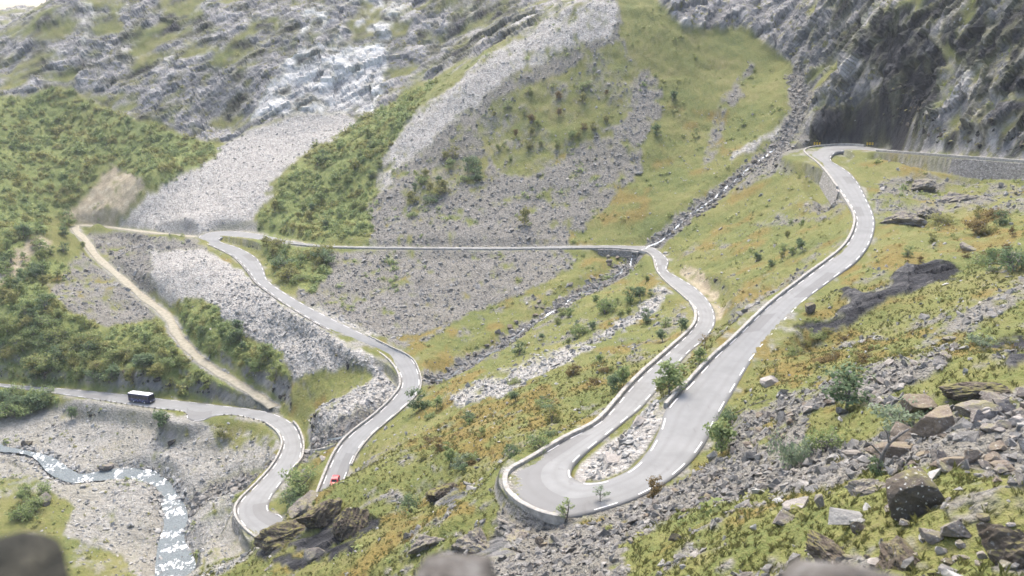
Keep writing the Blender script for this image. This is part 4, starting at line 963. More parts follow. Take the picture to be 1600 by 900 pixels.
def plant_proto(seed, shape, nl, leaf, limbs=5):
    """unit-high plant: trunk with limbs, and a crown of leaf sprays clumped round the limb tips"""
    rg = np.random.default_rng(seed); tv, tf, tips = [], [], []
    def add(path, r0, r1):
        v, f = tube(path, np.linspace(r0, r1, len(path))); o = sum(len(x) for x in tv); tv.append(v); tf.extend([tuple(i+o for i in q) for q in f])
    wx = {'tall': .32, 'round': .5, 'wide': 1.0, 'open': .42}[shape]
    stems = {'tall': 1, 'round': 3, 'wide': 5, 'open': 1}[shape]
    for s in range(stems):
        az = rg.uniform(0, 6.28); lean = (0 if stems == 1 else rg.uniform(.15, .5)*wx*1.2)
        top = np.array([math.cos(az)*lean, math.sin(az)*lean, rg.uniform(.72, .95) if shape != 'wide' else rg.uniform(.45, .7)])
        bend = rg.normal(0, .04, 3); mid = top*.5+bend; mid[:2] *= .6
        add([np.zeros(3)-[0, 0, .08], mid*.5, mid, top*.8+bend*.5, top], .032 if stems == 1 else .02, .006)
        tips.append(top)
        for _ in range(limbs if stems == 1 else max(2, limbs//2)):
            h = rg.uniform(.12, .85); b0 = top*h; a2 = rg.uniform(0, 6.28); L = wx*rg.uniform(.5, 1.0)*(1.1-.5*h)
            tip = b0+np.array([math.cos(a2)*L, math.sin(a2)*L, rg.uniform(.05, .22)]); add([b0, (b0+tip)/2+[0, 0, .03], tip], .013, .004); tips.append(tip); tips.append((b0*.45+tip*.55))
    tips = np.array(tips)
    k = rg.integers(0, len(tips), nl); cr = {'tall': .17, 'round': .2, 'wide': .24, 'open': .12}[shape]
    d = rg.normal(0, 1, (nl, 3)); d /= np.linalg.norm(d, axis=1)[:, None]; rad = cr*rg.uniform(.25, 1.0, nl)**.6*rg.uniform(.7, 1.25, len(tips))[k]
    c = tips[k]+d*rad[:, None]*np.array([1, 1, .75]); c[:, 2] = np.maximum(c[:, 2], .05)
    nn = d*.7+np.array([0, 0, .8])+rg.normal(0, .35, (nl, 3)); nn /= np.linalg.norm(nn, axis=1)[:, None]
    lv, lf = leaf_quads(c, nn, leaf*rg.uniform(.6, 1.4, nl), rg)
    return (np.vstack(tv), tf), (lv, lf)
KIND = {}
def kind(shape, col, seed):
    if (shape, col, seed) not in KIND:
        (tv, tf), (lv, lf) = plant_proto(seed*11+len(shape), shape, {'tall': 620, 'round': 800, 'wide': 1000, 'open': 300}[shape], {'tall': .046, 'round': .05, 'wide': .052, 'open': .036}[shape], {'tall': 11, 'round': 9, 'wide': 9, 'open': 8}[shape])
        r = empty('shrub', (0, 0, -500)); a = mesh_np('stems', tv, tf, [M['bark']], True, r); b = mesh_np('leaves', lv, lf, [LEAF[col]], False, r)
        KIND[shape, col, seed] = (r, a, b); COL.objects.unlink(r); COL.objects.unlink(a); COL.objects.unlink(b)
    return KIND[shape, col, seed]
def put_plant(u, v, hpx, shape, col, label, group=None, cat='shrub', wide=1.0, rg=RNG):
    h_ = hit(u, v)
    if h_ is None: return
    loc, nrm, dist = h_; s = hpx*dist/FPX/.95
    r, a, b = kind(shape, col, int(rg.integers(3)))
    o = r.copy(); o.name = 'tree' if cat == 'tree' else 'shrub'; COL.objects.link(o)
    o.location = loc-Vector((0, 0, .04*s)); o.rotation_euler = (rg.normal(0, .06), rg.normal(0, .06), rg.uniform(0, 6.28)); o.scale = (s*wide, s*wide, s)
    for c in (a, b):
        d = c.copy(); COL.objects.link(d); d.parent = o; d.name = ('trunk' if cat == 'tree' else 'stems') if c is a else ('crown' if cat == 'tree' else 'leaves')
    return tag(o, label, cat, group)
PL = [(885,812,46,'open','green','tree','slender young birch standing against the asphalt of the nearest hairpin',1.1),
 (938,786,34,'open','willow','shrub','thin pale sapling at the lower edge of the hairpin, right of the slender birch',1.2),
 (1018,778,42,'round','rust','shrub','rusty brown bush at the lower edge of the hairpin road',.75),
 (1140,662,36,'wide','dark','shrub','dark spreading bush overhanging the right edge of the upper road',.75),
 (1128,708,62,'round','green','shrub','big olive-green bush right beside the near end of the upper road',.95),
 (1240,732,78,'wide','willow','shrub','large pale grey-green willow in the talus below the brown heath',.5),
 (1322,640,74,'tall','dark','tree','upright dark green birch in the middle of the right heath',1.3),
 (1404,664,48,'wide','willow','shrub','widest low spreading willow on the right slope, above the brown rockpile',1.15),
 (1290,706,46,'wide','green','shrub','green bush between the pale willow and the dead trunk',.8),
 (1455,676,30,'wide','dark','shrub','low dark bush tucked against the brown rockpile',.8),
 (1210,592,34,'open','olive','tree','thin half-bare sapling in the heath beside the upper road',.9),
 (1046,615,62,'tall','green','tree','tall green birch between the two legs of the hairpin road',1.25),
 (1036,620,36,'round','olive','shrub','lighter bush at the foot of the tall birch between the roads',.9),
 (1093,570,30,'round','green','shrub','round bush between the roads, uphill of the tall birch',.9),
 (1100,545,24,'open','rust','shrub','brown bare-looking bush leaning onto the middle road bend',1.3),
 (1255,392,20,'round','dark','shrub','single dark bush on the grass left of the upper road',.9),
 (1585,425,48,'wide','dark','shrub','dark bush at the right edge above the heath',.8),
 (1545,412,26,'round','green','shrub','green bush just left of the dark one at the right edge',.9),
 (1530,365,28,'wide','rust','shrub','orange-brown heath bush on the upper right slope',.9),
 (1562,352,24,'round','dark','shrub','dark green bush by the upper right rocks',.9),
 (1370,742,30,'round','dark','shrub','small deep green bush at the foot of the dead trunk',.8),
 (1530,540,22,'wide','willow','shrub','pale low willow beside the dark slab at the right edge',1.),
 (1065,520,28,'round','dark','shrub','dark bush below the outside of the middle road bend',.8),(1035,535,24,'round','dark','shrub','left neighbour of the dark bush below the middle road bend',.9),
 (1012,503,24,'round','dark','shrub','dark bush at the upper end of the pale gravel strip',.9),(1001,470,26,'round','dark','shrub','darkest bush on the grass right of the culvert stream',1.),
 (985,472,28,'round','green','shrub','green bush in the middle of the row right of the culvert stream',.9),(945,490,34,'wide','green','shrub','broad green bush on the bank of the culvert stream',.7),
 (905,525,26,'wide','green','shrub','bright green bush midway down the stream bank',.8),(975,602,40,'round','green','shrub','tall green bush above the pale guard wall of the lower leg',.8),
 (958,612,34,'round','dark','shrub','dark bush left of the tall one by the guard wall of the lower leg',.9),(1040,512,18,'round','green','shrub','small bush close under the middle road',.9),
 (812,555,26,'round','dark','shrub','lone dark bush on the grass where the stream widens',.8),(845,700,32,'wide','green','shrub','green bush beside the guard wall, left of the hairpin',.8),
 (800,712,26,'wide','dark','shrub','dark bush just outside the guard wall left of the hairpin',.8),(862,660,30,'round','olive','shrub','olive bush on the slope above the guard wall',1.),
 (704,730,32,'round','green','shrub','light green bush right of the black overhanging slab',.8),(641,800,34,'wide','dark','shrub','dark green bush below the black overhanging slab',.7),
 (655,640,42,'round','dark','shrub','dark bush touching the road bend above the red car',.8),(682,640,26,'round','green','shrub','green bush right of the road bend above the red car',.9),
 (720,732,26,'round','willow','shrub','grey-green bush near the nearest hairpin wall',1.),(250,670,34,'tall','dark','tree','single dark tree on the bank below the bus road',1.2),
 (350,684,26,'round','olive','shrub','olive bush on the bank inside the lowest bend',.9),(112,655,22,'round','dark','shrub','small dark bush right of the thicket under the bus road',.9),
 (1026,214,22,'round','dark','shrub','lone dark bush high on the green slope',.9),(1050,158,18,'round','dark','shrub','small dark bush at the upper part of the green slope',.9),
 (820,352,34,'round','olive','shrub','olive bush alone on the lower scree',.7),(738,270,30,'round','dark','shrub','dark bush at the centre of the big scree',.9),
 (472,766,46,'wide','green','shrub','lush green thicket in the grass between the lowest bend and the red car',.9),(455,790,30,'wide','dark','shrub','darker thicket at the lower end of the grass beside the lowest bend',1.)]
for u, v, h, sh, c, cat, lab, wd in PL: put_plant(u, v, h*.9, sh, c, lab, None, cat, wd)
def many_plants(n, poly, hlo, hhi, shapes, cols, label, group, seed, cat='shrub', wide=(.8, 1.2)):
    rg = np.random.default_rng(seed); P_ = np.array(poly, float); lo, hi = P_.min(0), P_.max(0); c = 0; tries = 0
    while c < n and tries < n*40:
        tries += 1; u, v = rg.uniform(lo, hi)
        if not inside(poly, np.array([u]), np.array([v]))[0]: continue
        h_ = hit(u, v)
        if h_ is None: continue
        dd, di = nearest(np.array([[h_[0].x, h_[0].y]]), CW, 20); d2, _ = nearest(np.array([[h_[0].x, h_[0].y]]), PTC, 20)
        if dd[0] < CW[di[0], 3]+2.2 or d2[0] < 3.4: continue
        put_plant(u, v, rg.uniform(hlo, hhi), shapes[rg.integers(len(shapes))], cols[rg.integers(len(cols))], label, group, cat, rg.uniform(*wide), rg); c += 1
WOOD2 = [(0,470),(60,430),(120,440),(100,488),(170,515),(230,505),(270,545),(330,590),(390,620),(300,612),(150,600),(0,592)]
many_plants(72, WOOD2, 14, 27, ['round', 'round', 'wide'], ['green', 'dark', 'mix', 'olive', 'mix'], 'birch in the scrubby wood above the bus road', 'birches above the bus road', 11, 'tree')
many_plants(30, [(0,380),(60,345),(110,350),(130,390),(60,440),(0,460)], 11, 20, ['round'], ['green', 'dark', 'mix'], 'birch on the slope left of the gravel track', 'birches left of the track', 12, 'tree')
many_plants(24, [(405,365),(445,290),(560,215),(620,180),(590,320),(570,360),(480,378)], 10, 18, ['round'], ['green', 'mix', 'olive', 'dark'], 'bush in the green tongue between the two boulder fans', 'bushes between the boulder fans', 13)
many_plants(14, [(410,382),(515,398),(505,440),(485,458),(450,440),(420,405)], 14, 26, ['round', 'wide'], ['green', 'dark', 'olive'], 'bush in the thicket inside the second hairpin', 'bushes inside the second hairpin', 14)
many_plants(18, [(275,475),(320,475),(360,510),(440,560),(430,600),(330,560),(285,515)], 13, 26, ['round'], ['dark', 'green', 'mix'], 'bush on the strip between the gravel track and the white boulders', 'bushes by the white boulders', 15)
many_plants(12, [(0,615),(55,612),(95,640),(60,652),(0,652)], 16, 28, ['round', 'wide'], ['dark', 'green'], 'bush in the dark thicket between the bus road and the river', 'thicket under the bus road', 16)
many_plants(16, [(625,330),(640,285),(690,250),(760,240),(760,285),(700,300),(650,350)], 12, 22, ['round', 'wide'], ['green', 'dark', 'olive'], 'bush in the clump on the left part of the big scree', 'bushes on the left scree', 17)
many_plants(24, [(745,200),(800,140),(950,100),(1000,180),(900,240),(830,280),(780,280)], 8, 16, ['round'], ['green', 'mix', 'olive', 'rust'], 'bush in the overgrown middle of the big scree', 'bushes in the upper scree', 18)
many_plants(26, [(660,640),(860,580),(1000,540),(960,620),(850,700),(720,740),(640,720)], 9, 20, ['round', 'wide'], ['green', 'olive', 'mix', 'rust', 'dark'], 'low bush on the green slope left of the hairpin guard wall', 'bushes on the middle slope', 19)
many_plants(18, [(860,500),(990,440),(1050,440),(1030,480),(930,530),(830,560)], 8, 17, ['round'], ['green', 'mix', 'dark'], 'low bush on the strip right of the culvert stream', 'bushes right of the culvert stream', 20)
many_plants(14, [(1380,380),(1600,310),(1600,440),(1480,470),(1520,420),(1400,420)], 10, 22, ['wide', 'round'], ['rust', 'olive', 'green'], 'low heath bush on the upper right slope', 'heath bushes at upper right', 21)
many_plants(14, [(1190,560),(1330,500),(1460,560),(1340,590),(1200,600)], 8, 20, ['wide'], ['olive', 'rust', 'mix'], 'low heath bush right of the upper road', 'heath bushes by the dark slabs', 22)
many_plants(8, [(0,760),(60,760),(80,800),(60,820),(0,815)], 14, 24, ['wide', 'round'], ['green', 'olive'], 'bush on the meadow left of the river', 'bushes left of the river', 23)
many_plants(10, [(1080,500),(1160,470),(1280,370),(1300,330),(1250,330),(1130,430)], 7, 14, ['round'], ['green', 'dark', 'olive'], 'small bush on the grass above the middle road bend', 'bushes above the middle bend', 24)
# the closed scrub behind, one mass nobody could count
def clump(seed, n, leaf):
    rg = np.random.default_rng(seed); d = rg.normal(0, 1, (n, 3)); d /= np.linalg.norm(d, axis=1)[:, None]; d[:, 2] = np.abs(d[:, 2])
    c = d*rg.uniform(.35, 1, (n, 1))**.5*np.array([.62, .62, .85])*(1+.25*rg.normal(0, 1, (n, 1))); nn = d*.6+[0, 0, .7]+rg.normal(0, .3, (n, 3)); nn /= np.linalg.norm(nn, axis=1)[:, None]
    return leaf_quads(c, nn, leaf*rg.uniform(.6, 1.4, n), rg)
CL = [clump(i, 60, .17) for i in range(6)]; CS = [clump(20+i, 22, .24) for i in range(6)]
def scrub(name, weight, density, seed, m, s, lo, hi, mat, protos=CL):
    ix = scatter(weight*(EDGE > 2.2)*(PEDGE > 1.6), density, seed); rg = np.random.default_rng(seed); sz = lognorm(rg, len(ix), m, s, lo, hi)
    print(name, len(ix)); return tag(merge(name, protos, PW[ix]-np.array([0, 0, .1]), sz, rg, mat, .4), kind='stuff')
bw = np.clip(Wt['bush'], 0, 1)
gap = .25+.75*sstep(-.32, .05, fbm(P, 9, 3, 60)); kn = fbm(P, 12, 3, 63)
for q_, mt_ in ((kn < -.08, 'green'), ((kn >= -.08) & (kn < .14), 'mix'), (kn >= .14, 'olive')):
    scrub('undergrowth', bw*band(180, 430)*gap*q_, .42, 201+len(mt_), 1.05, .5, .45, 3.0, LEAF[mt_])
    scrub('undergrowth', bw*band(430, 700)*gap*q_, .28, 221+len(mt_), 1.3, .5, .6, 3.6, LEAF[mt_])
drift = sstep(.0, .35, fbm(P, 14, 3, 61))
scrub('heath', grassy*drift*band(60, 320), .17, 203, .5, .5, .22, 1.5, LEAF['mix'], CS)
scrub('heath', grassy*(1-drift)*band(60, 320), .07, 204, .5, .45, .25, 1.3, LEAF['olive'], CS)
scrub('heath', np.clip(Wt['rust'], 0, 1)*grassy*band(50, 260), .16, 205, .42, .4, .2, .9, LEAF['rust'], CS)
scrub('heath', grassy*sstep(-.1, .4, fbm(P, 20, 3, 62))*band(300, 520), .06, 206, .9, .45, .4, 2.0, LEAF['mix'], CS)
scrub('heath', np.clip(Wt['scree'], 0, 1)*sstep(.12, .3, n_big*.7+n_mid*.5)*band(290, 520), .08, 208, 1.0, .5, .4, 2.4, LEAF['green'], CS)
scrub('heath', np.clip(Wt['cliff'], 0, 1)*band(300, 700)*sstep(.02, .3, -n_bed), .03, 207, 1.2, .4, .5, 2.4, LEAF['olive'], CS)
# grass tufts where the ground is close
def tuft(seed, n=9):
    rg = np.random.default_rng(seed); V_, f = [], []
    for i in range(n):
        a = rg.uniform(0, 6.28); b = rg.uniform(0, .25, 2); r0 = np.array([math.cos(b[0]*25)*b[1], math.sin(b[0]*25)*b[1], -.05]); d = np.array([math.cos(a), math.sin(a), 0]); s = np.array([-d[1], d[0], 0])*.05; h = rg.uniform(.5, 1.0)
        o = len(V_); V_ += [r0-s, r0+s, r0+d*.22*h+[0, 0, .62*h]+s*.7, r0+d*.55*h+[0, 0, h*.85]]; f.append((o, o+1, o+2, o+3))
    return np.array(V_), np.array(f)
M['grass'] = leaf_mat('grass_blades', (.08, .096, .032), (.12, .126, .044), (.18, .164, .072))
TU = [tuft(i) for i in range(6)]
ix = scatter(grassy*band(26, 75), 3.2, 211); rg = np.random.default_rng(5)
tag(merge('grass', TU, PW[ix], lognorm(rg, len(ix), .3, .35, .12, .6), rg, M['grass'], .4), kind='stuff')
ix = scatter(grassy*band(75, 200), 1.0, 212); rg = np.random.default_rng(6); print('tufts', len(ix))
tag(merge('grass', TU, PW[ix], lognorm(rg, len(ix), .42, .35, .2, .8), rg, M['grass'], .4), kind='stuff')
# dead wood
def dead(name, chains, label, cat):
    VV, FF = [], []
    for pth, r0, r1 in chains:
        v, f = tube(pth, np.linspace(r0, r1, len(pth)), 6); o = sum(len(x) for x in VV); VV.append(v); FF += [tuple(i+o for i in q) for q in f]
    return tag(mesh_np(name, np.vstack(VV), FF, [M['bark']], True), label, cat)
def P3px(u, v, lift_=0, back=0):
    h_ = hit(u, v); return np.array(h_[0])+np.array([0, 0, lift_])
b0 = P3px(1368, 742); D_ = np.linalg.norm(b0-np.array([0, 0, CAMZ])); px = D_/FPX
X = np.array([1, 0, 0]); Z = np.array([0, 0, 1.]); Y = np.array([0, 1., 0])
dead('dead_tree', [([b0-Z*.3, b0+X*4*px+Z*10*px, b0+X*6*px+Z*30*px, b0+X*14*px+Z*48*px, b0+X*28*px+Z*62*px, b0+X*40*px+Z*70*px], 4*px, 1.6*px), ([b0+X*6*px+Z*30*px, b0-X*8*px+Z*44*px+Y*.2, b0-X*18*px+Z*50*px], 2*px, .7*px), ([b0+X*14*px+Z*48*px, b0+X*10*px+Z*64*px, b0+X*2*px+Z*74*px], 1.6*px, .5*px)], 'bare grey bent trunk of a dead birch above the mossy ground', 'dead tree')
a_, b_ = P3px(1150, 650, .5), P3px(1205, 630, .7)
dead('dead_branch', [([a_, (a_*.6+b_*.4)+Z*.3, b_], .1, .04), ([(a_*.6+b_*.4)+Z*.3, b_*.7+a_*.3+Z*.9], .05, .02)], 'bare fallen branch reaching out of the dark bush by the upper road', 'dead branch')
# ------------------------------------------------------------------ bus, car, signs, kerb stones
def obj_bm(name, bm, mat, parent=None, smooth=False):
    me = bpy.data.meshes.new(name); bm.normal_update(); bm.to_mesh(me); bm.free(); me.materials.append(mat)
    for p in me.polygons: p.use_smooth = smooth
    o = bpy.data.objects.new(name, me); COL.objects.link(o); o.parent = parent; return o
def box(x0, x1, y0, y1, z0, z1, bev=0, seg=2):
    bm = bmesh.new(); bmesh.ops.create_cube(bm, size=1)
    for v in bm.verts: v.co = Vector(((x0+x1)/2+v.co.x*(x1-x0), (y0+y1)/2+v.co.y*(y1-y0), (z0+z1)/2+v.co.z*(z1-z0)))
    if bev: bmesh.ops.bevel(bm, geom=bm.edges[:], offset=bev, segments=seg, affect='EDGES')
    return bm
def wheel(parent, x, y, r, w, rimmat):
    bm = bmesh.new(); bmesh.ops.create_cone(bm, cap_ends=True, segments=22, radius1=r, radius2=r, depth=w, matrix=Matrix.Translation((x, y, r))@Matrix.Rotation(math.pi/2, 4, 'X'))
    bmesh.ops.bevel(bm, geom=[e for e in bm.edges if len(e.link_faces) == 2 and abs(e.calc_face_angle()) > 1], offset=r*.12, segments=2, affect='EDGES')
    t = obj_bm('wheel', bm, M['rubber'], parent, True); s = 1 if y > 0 else -1
    bm = bmesh.new(); bmesh.ops.create_cone(bm, cap_ends=True, segments=18, radius1=r*.6, radius2=r*.5, depth=.05, matrix=Matrix.Translation((x, y+s*(w/2+.012), r))@Matrix.Rotation(-s*math.pi/2, 4, 'X'))
    obj_bm('rim', bm, rimmat, t)
def spec_mat(name, c, rough=.3, met=0): return plain(name, tuple(k*.92 for k in c), c, 5, rough, .0, .5, met)
M['rubber'] = spec_mat('tyre_rubber', (.02, .02, .02), .85); M['rim'] = spec_mat('painted_rim', (.5, .5, .52), .4); M['glass'] = spec_mat('dark_window_glass', (.025, .03, .04), .08)
M['navy'] = spec_mat('navy_bus_paint', (.022, .026, .085), .3); M['bluegraphic'] = spec_mat('light_blue_graphic', (.22, .28, .55), .4); M['roofwhite'] = spec_mat('white_roof_paint', (.8, .8, .8), .5)
M['lamp'] = spec_mat('lamp_lens', (.75, .75, .72), .15); M['redlamp'] = spec_mat('red_lamp_lens', (.45, .02, .02), .2); M['redpaint'] = spec_mat('red_car_paint', (.62, .02, .025), .25); M['hatch'] = spec_mat('grey_hatch', (.3, .31, .33), .5)
M['yellow'] = spec_mat('yellow_board', (.85, .55, .03), .5); M['black'] = spec_mat('black_paint', (.02, .02, .02), .6); M['steel'] = spec_mat('galvanised_post', (.35, .36, .37), .4, .6)
def road_pose(u, v):
    hx = nat_road(u, v); d, ix = nearest(np.array([[hx[0], hx[1]]]), CW, 60); i = int(ix[0]); t = CW[min(i+3, len(CW)-1), :3]-CW[max(i-3, 0), :3]
    return hx, t/np.linalg.norm(t)
ROADBVH = BVHTree.FromPolygons([tuple(v.co) for v in road.data.vertices], [tuple(p.vertices) for p in road.data.polygons])
def nat_road(u, v):
    loc, n, _, _ = ROADBVH.ray_cast(EYE, Vector(ray(u, v)).normalized(), 2000); return np.array(loc)
def place(root, u, v, flip=1):
    p, t = road_pose(u, v); t = t*flip; root.location = p.tolist(); root.rotation_euler = (0, -math.asin(t[2]), math.atan2(t[1], t[0]))
# bus: x forward
bus = tag(empty('bus', (0, 0, 0)), 'dark navy bus with a white roof driving along the lowest road', 'bus')
L, W, H = 9.2, 2.5, 3.05
bm = box(-L/2, L/2, -W/2, W/2, .34, H-.12, .14, 3)
for v in bm.verts:
    if v.co.x > L/2-.6 and v.co.z > 1.3: v.co.x -= (v.co.z-1.3)*.13
obj_bm('body', bm, M['navy'], bus, False)
obj_bm('roof', box(-L/2+.08, L/2-.32, -W/2+.06, W/2-.06, H-.13, H, .05), M['roofwhite'], bus)
rf = obj_bm('roof_hatch', box(-.1, 1.1, -.7, .7, H+.002, H+.1, .03), M['hatch'], bus)
for s in (-1, 1):
    bm = bmesh.new(); y = s*(W/2+.012); xs = np.linspace(-L/2+.3, L/2-.75, 7)
    for a, b in zip(xs[:-1], xs[1:]):
        q = [bm.verts.new((x, y+dy, z)) for dy in (0, -s*.05) for x, z in ((a+.05, 1.55), (b-.05, 1.55), (b-.05, 2.55), (a+.05, 2.55))]
        bm.faces.new(q[:4]); bm.faces.new(q[4:][::-1])
        for i in range(4): bm.faces.new((q[i], q[(i+1) % 4], q[4+(i+1) % 4], q[4+i]))
    bmesh.ops.recalc_face_normals(bm, faces=bm.faces); obj_bm('side_window', bm, M['glass'], bus)
    # waving light blue graphic along the flank
    bm = bmesh.new(); pr = None
    for i in range(40):
        x = -L/2+1.5+i*(L-3.6)/39; z = .95+.28*math.sin(i*.55)+.12*math.sin(i*1.3); h = .07+.05*math.sin(i*.8)
        a = bm.verts.new((x, s*(W/2+.008), z-h)); b = bm.verts.new((x, s*(W/2+.008), z+h))
        if pr: bm.faces.new((pr[0], a, b, pr[1]))
        pr = (a, b)
    obj_bm('flank_graphic', bm, M['bluegraphic'], bus)
    for x in (-L/2+2.3, L/2-2.2): wheel(bus, x, s*(W/2-.14), .48, .3, M['rim'])
    obj_bm('headlight', box(L/2-.02, L/2+.03, s*.75-.2, s*.75+.2, .75, .98, .02), M['lamp'], bus)
    obj_bm('tail_light', box(-L/2-.02, -L/2+.02, s*1.0-.1, s*1.0+.1, .8, 1.3, .01), M['redlamp'], bus)
    mr = box(L/2-.15, L/2+.05, s*1.42-.09, s*1.42+.09, 1.9, 2.35, .03); obj_bm('mirror', mr, M['black'], bus)
bm = bmesh.new()
q = [bm.verts.new(c) for c in ((L/2+.0, -1.08, 1.4), (L/2+.0, 1.08, 1.4), (L/2-.145, 1.02, 2.65), (L/2-.145, -1.02, 2.65))]; bm.faces.new(q); bmesh.ops.solidify(bm, geom=bm.faces[:], thickness=-.04)
obj_bm('windscreen', bm, M['glass'], bus)
bm = box(-L/2-.02, -L/2+.03, -1.0, 1.0, 1.6, 2.6, .01); obj_bm('rear_window', bm, M['glass'], bus)
obj_bm('bumper', box(L/2-.05, L/2+.06, -1.2, 1.2, .34, .62, .04), M['black'], bus)
place(bus, 222, 628, -1)
# red car
car = tag(empty('car', (0, 0, 0)), 'small bright red car half hidden by the grassy ledge', 'car')
prof = [(-2.0, .35), (-2.02, .8), (-1.9, .98), (-1.55, 1.38), (-.9, 1.47), (.2, 1.45), (.95, 1.0), (1.75, .84), (2.0, .6), (2.02, .33)]
bm = bmesh.new(); rings = []
for y, k in ((-.84, 0), (-.82, 1), (.82, 1), (.84, 0)):
    rings.append([bm.verts.new((x, y*(1 if z < 1.05 else .84), z)) for x, z in prof])
rings = [rings[1], rings[2]]
for i in range(len(prof)-1): bm.faces.new((rings[0][i], rings[0][i+1], rings[1][i+1], rings[1][i]))
bm.faces.new(rings[0][::-1]); bm.faces.new(rings[1]); bm.faces.new((rings[0][0], rings[1][0], rings[1][-1], rings[0][-1]))
bmesh.ops.delete(bm, geom=[v for v in bm.verts if not v.link_faces], context='VERTS'); bmesh.ops.recalc_face_normals(bm, faces=bm.faces)
bmesh.ops.bevel(bm, geom=[e for e in bm.edges if e.calc_length() > .9], offset=.07, segments=2, affect='EDGES')
obj_bm('body', bm, M['redpaint'], car)
def slab(pts, n_, th=.02):
    bm = bmesh.new(); q = [bm.verts.new(p) for p in pts]; bm.faces.new(q); bmesh.ops.solidify(bm, geom=bm.faces[:], thickness=th); bmesh.ops.recalc_face_normals(bm, faces=bm.faces); return obj_bm(n_, bm, M['glass'], car)
slab([(-1.93, -.6, 1.03), (-1.93, .6, 1.03), (-1.63, .55, 1.36), (-1.63, -.55, 1.36)], 'rear_window', .03)
slab([(.9, -.66, 1.06), (.9, .66, 1.06), (.3, .58, 1.43), (.3, -.58, 1.43)], 'windscreen', .05)
for s in (-1, 1):
    slab([(-1.45, s*.86, 1.05), (.7, s*.86, 1.05), (.2, s*.715, 1.38), (-1.3, s*.715, 1.38)], 'side_window', .02)
    for x in (-1.25, 1.3): wheel(car, x, s*.76, .31, .2, M['rim'])
    obj_bm('tail_light', box(-2.05, -1.98, s*.68-.1, s*.68+.1, .72, .95, .01), M['redlamp'], car)
    obj_bm('headlight', box(1.86, 1.95, s*.6-.14, s*.6+.14, .62, .78, .02), M['lamp'], car)
obj_bm('bumper', box(-2.07, -1.98, -.8, .8, .3, .52, .03), M['black'], car)
place(car, 523.5, 756, 1)
# yellow bend markers outside the far top bend
def marker(u, v, label, grp, base=None):
    h_ = hit(u, v); loc = h_[0]; s = h_[2]/FPX
    d = Vector((-loc.x, -loc.y, 0)).normalized(); r = empty('marker_sign', loc, math.atan2(d.y, d.x)); tag(r, label, 'road sign', grp)
    w, h = 1.1*s, 4.2*s
    obj_bm('post', box(-.05, .05, -.04, .04, -.3, h*.5, .01), M['steel'], r)
    b = obj_bm('board', box(.051, .08, -w, w, h*.25, h*1.05, .01), M['yellow'], r)
    bm = bmesh.new()
    for k in (.42, .72):
        q = [bm.verts.new((.085, y*w, h*(k+z))) for y, z in ((-.9, 0), (0, .1), (.9, 0), (.9, .1), (0, .2), (-.9, .1))]; bm.faces.new((q[0], q[1], q[4], q[5])); bm.faces.new((q[1], q[2], q[3], q[4]))
    obj_bm('chevron', bm, M['black'], b)
for i, u in enumerate((1272.5, 1276.5, 1280.5)): marker(u, 227.2, ['left', 'middle', 'right'][i]+' board of the dull yellow trio at the left of the far top bend', 'yellow markers left of the bend')
for i, u in enumerate((1355, 1359, 1363)): marker(u, 227.5, ['left', 'middle', 'right'][i]+' board of the bright yellow trio in front of the dark cliff', 'yellow markers before the dark cliff')
# kerb stones along the river side of the lowest road
def kerbs(a, b, step, lab, grp):
    E, sd = outward('L', a, b, .35, step)
    for i, p in enumerate(E):
        o = bpy.data.objects.new('kerb_stone', ROCKM['boulder', i % 4]); COL.objects.link(o); o.location = lift(p+np.array([0, 0, .28])).tolist(); o.scale = (.42, .34, .5); o.rotation_euler = (0, 0, RNG.uniform(0, 6)); tag(o, lab, 'kerb stone', grp)
kerbs(97.6, 100.2, 2.4, 'small dark kerb stone along the river side of the road by the bus', 'kerb stones by the bus')
kerbs(92.2, 95.0, 2.4, 'small dark kerb stone on the river side of the road right of the lay-by', 'kerb stones right of the lay-by')
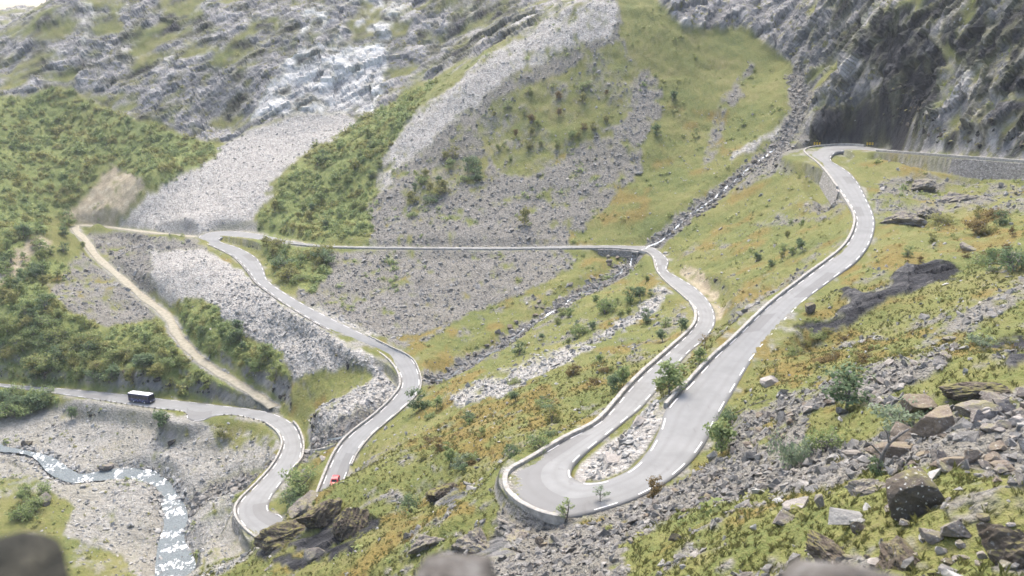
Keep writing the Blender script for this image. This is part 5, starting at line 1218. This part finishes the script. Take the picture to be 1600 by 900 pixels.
# ------------------------------------------------------------------ camera, sky, sun, air
cam = bpy.data.cameras.new('camera'); co = bpy.data.objects.new('camera', cam); COL.objects.link(co)
cam.sensor_width = 36; cam.lens = 36*FPX/1600; cam.clip_start = .1; cam.clip_end = 6000
co.location = EYE; co.rotation_euler = (math.pi/2-PITCH, 0, 0); SC.camera = co
SUN_EL, SUN_AZ = R(60), R(-8)          # azimuth measured from the view direction towards the right
w = bpy.data.worlds.new('World'); SC.world = w; w.use_nodes = True
nt = w.node_tree; bg = nt.nodes['Background']; sk_ = nt.nodes.new('ShaderNodeTexSky'); sk_.sky_type = 'NISHITA'; sk_.sun_disc = False
sk_.sun_elevation = SUN_EL; sk_.sun_rotation = SUN_AZ; sk_.air_density = 1.0; sk_.dust_density = 5.0; sk_.ozone_density = 1.0
nt.links.new(sk_.outputs[0], bg.inputs[0]); bg.inputs[1].default_value = .15
sl = bpy.data.lights.new('sun', 'SUN'); so = bpy.data.objects.new('sun', sl); COL.objects.link(so)
sl.energy = 1.05; sl.angle = R(28); sl.color = (1, .94, .84)
sdir = Vector((math.sin(SUN_AZ)*math.cos(SUN_EL), math.cos(SUN_AZ)*math.cos(SUN_EL), math.sin(SUN_EL)))
so.rotation_euler = sdir.to_track_quat('Z', 'Y').to_euler()
so.location = (0, 0, 400)
vs = SC.view_settings; vs.view_transform = 'Standard'; vs.look = 'None'; vs.gamma = 1; vs.use_curve_mapping = False; vs.exposure = 1.6
SC.cycles.max_bounces = 5; SC.cycles.diffuse_bounces = 2; SC.cycles.glossy_bounces = 2; SC.cycles.transparent_max_bounces = 6; SC.cycles.volume_bounces = 0
SC.cycles.use_denoising = True; SC.cycles.filter_width = 1.6
cam.dof.use_dof = True; cam.dof.focus_distance = 200; cam.dof.aperture_fstop = .65
hz = bpy.data.materials.new('valley_haze'); hz.use_nodes = True; ht = hz.node_tree; ht.nodes.clear()
ho = ht.nodes.new('ShaderNodeOutputMaterial'); hv = ht.nodes.new('ShaderNodeVolumePrincipled'); ht.links.new(hv.outputs[0], ho.inputs['Volume'])
hv.inputs['Color'].default_value = (.86, .91, .96, 1); hv.inputs['Density'].default_value = .0001; hv.inputs['Anisotropy'].default_value = .2
allz = PW[:, 2]; x0, x1, y0, y1, z0, z1 = -1250, 1250, -60, 1250, float(allz.min())-1, float(allz.max())+3
hvx = [(x, y, z) for z in (z0, z1) for y in (y0, y1) for x in (x0, x1)]
hzo = mesh_np('haze', hvx, np.array([(0,2,3,1),(4,5,7,6),(0,1,5,4),(2,6,7,3),(0,4,6,2),(1,3,7,5)]), [hz]); tag(hzo, kind='stuff')
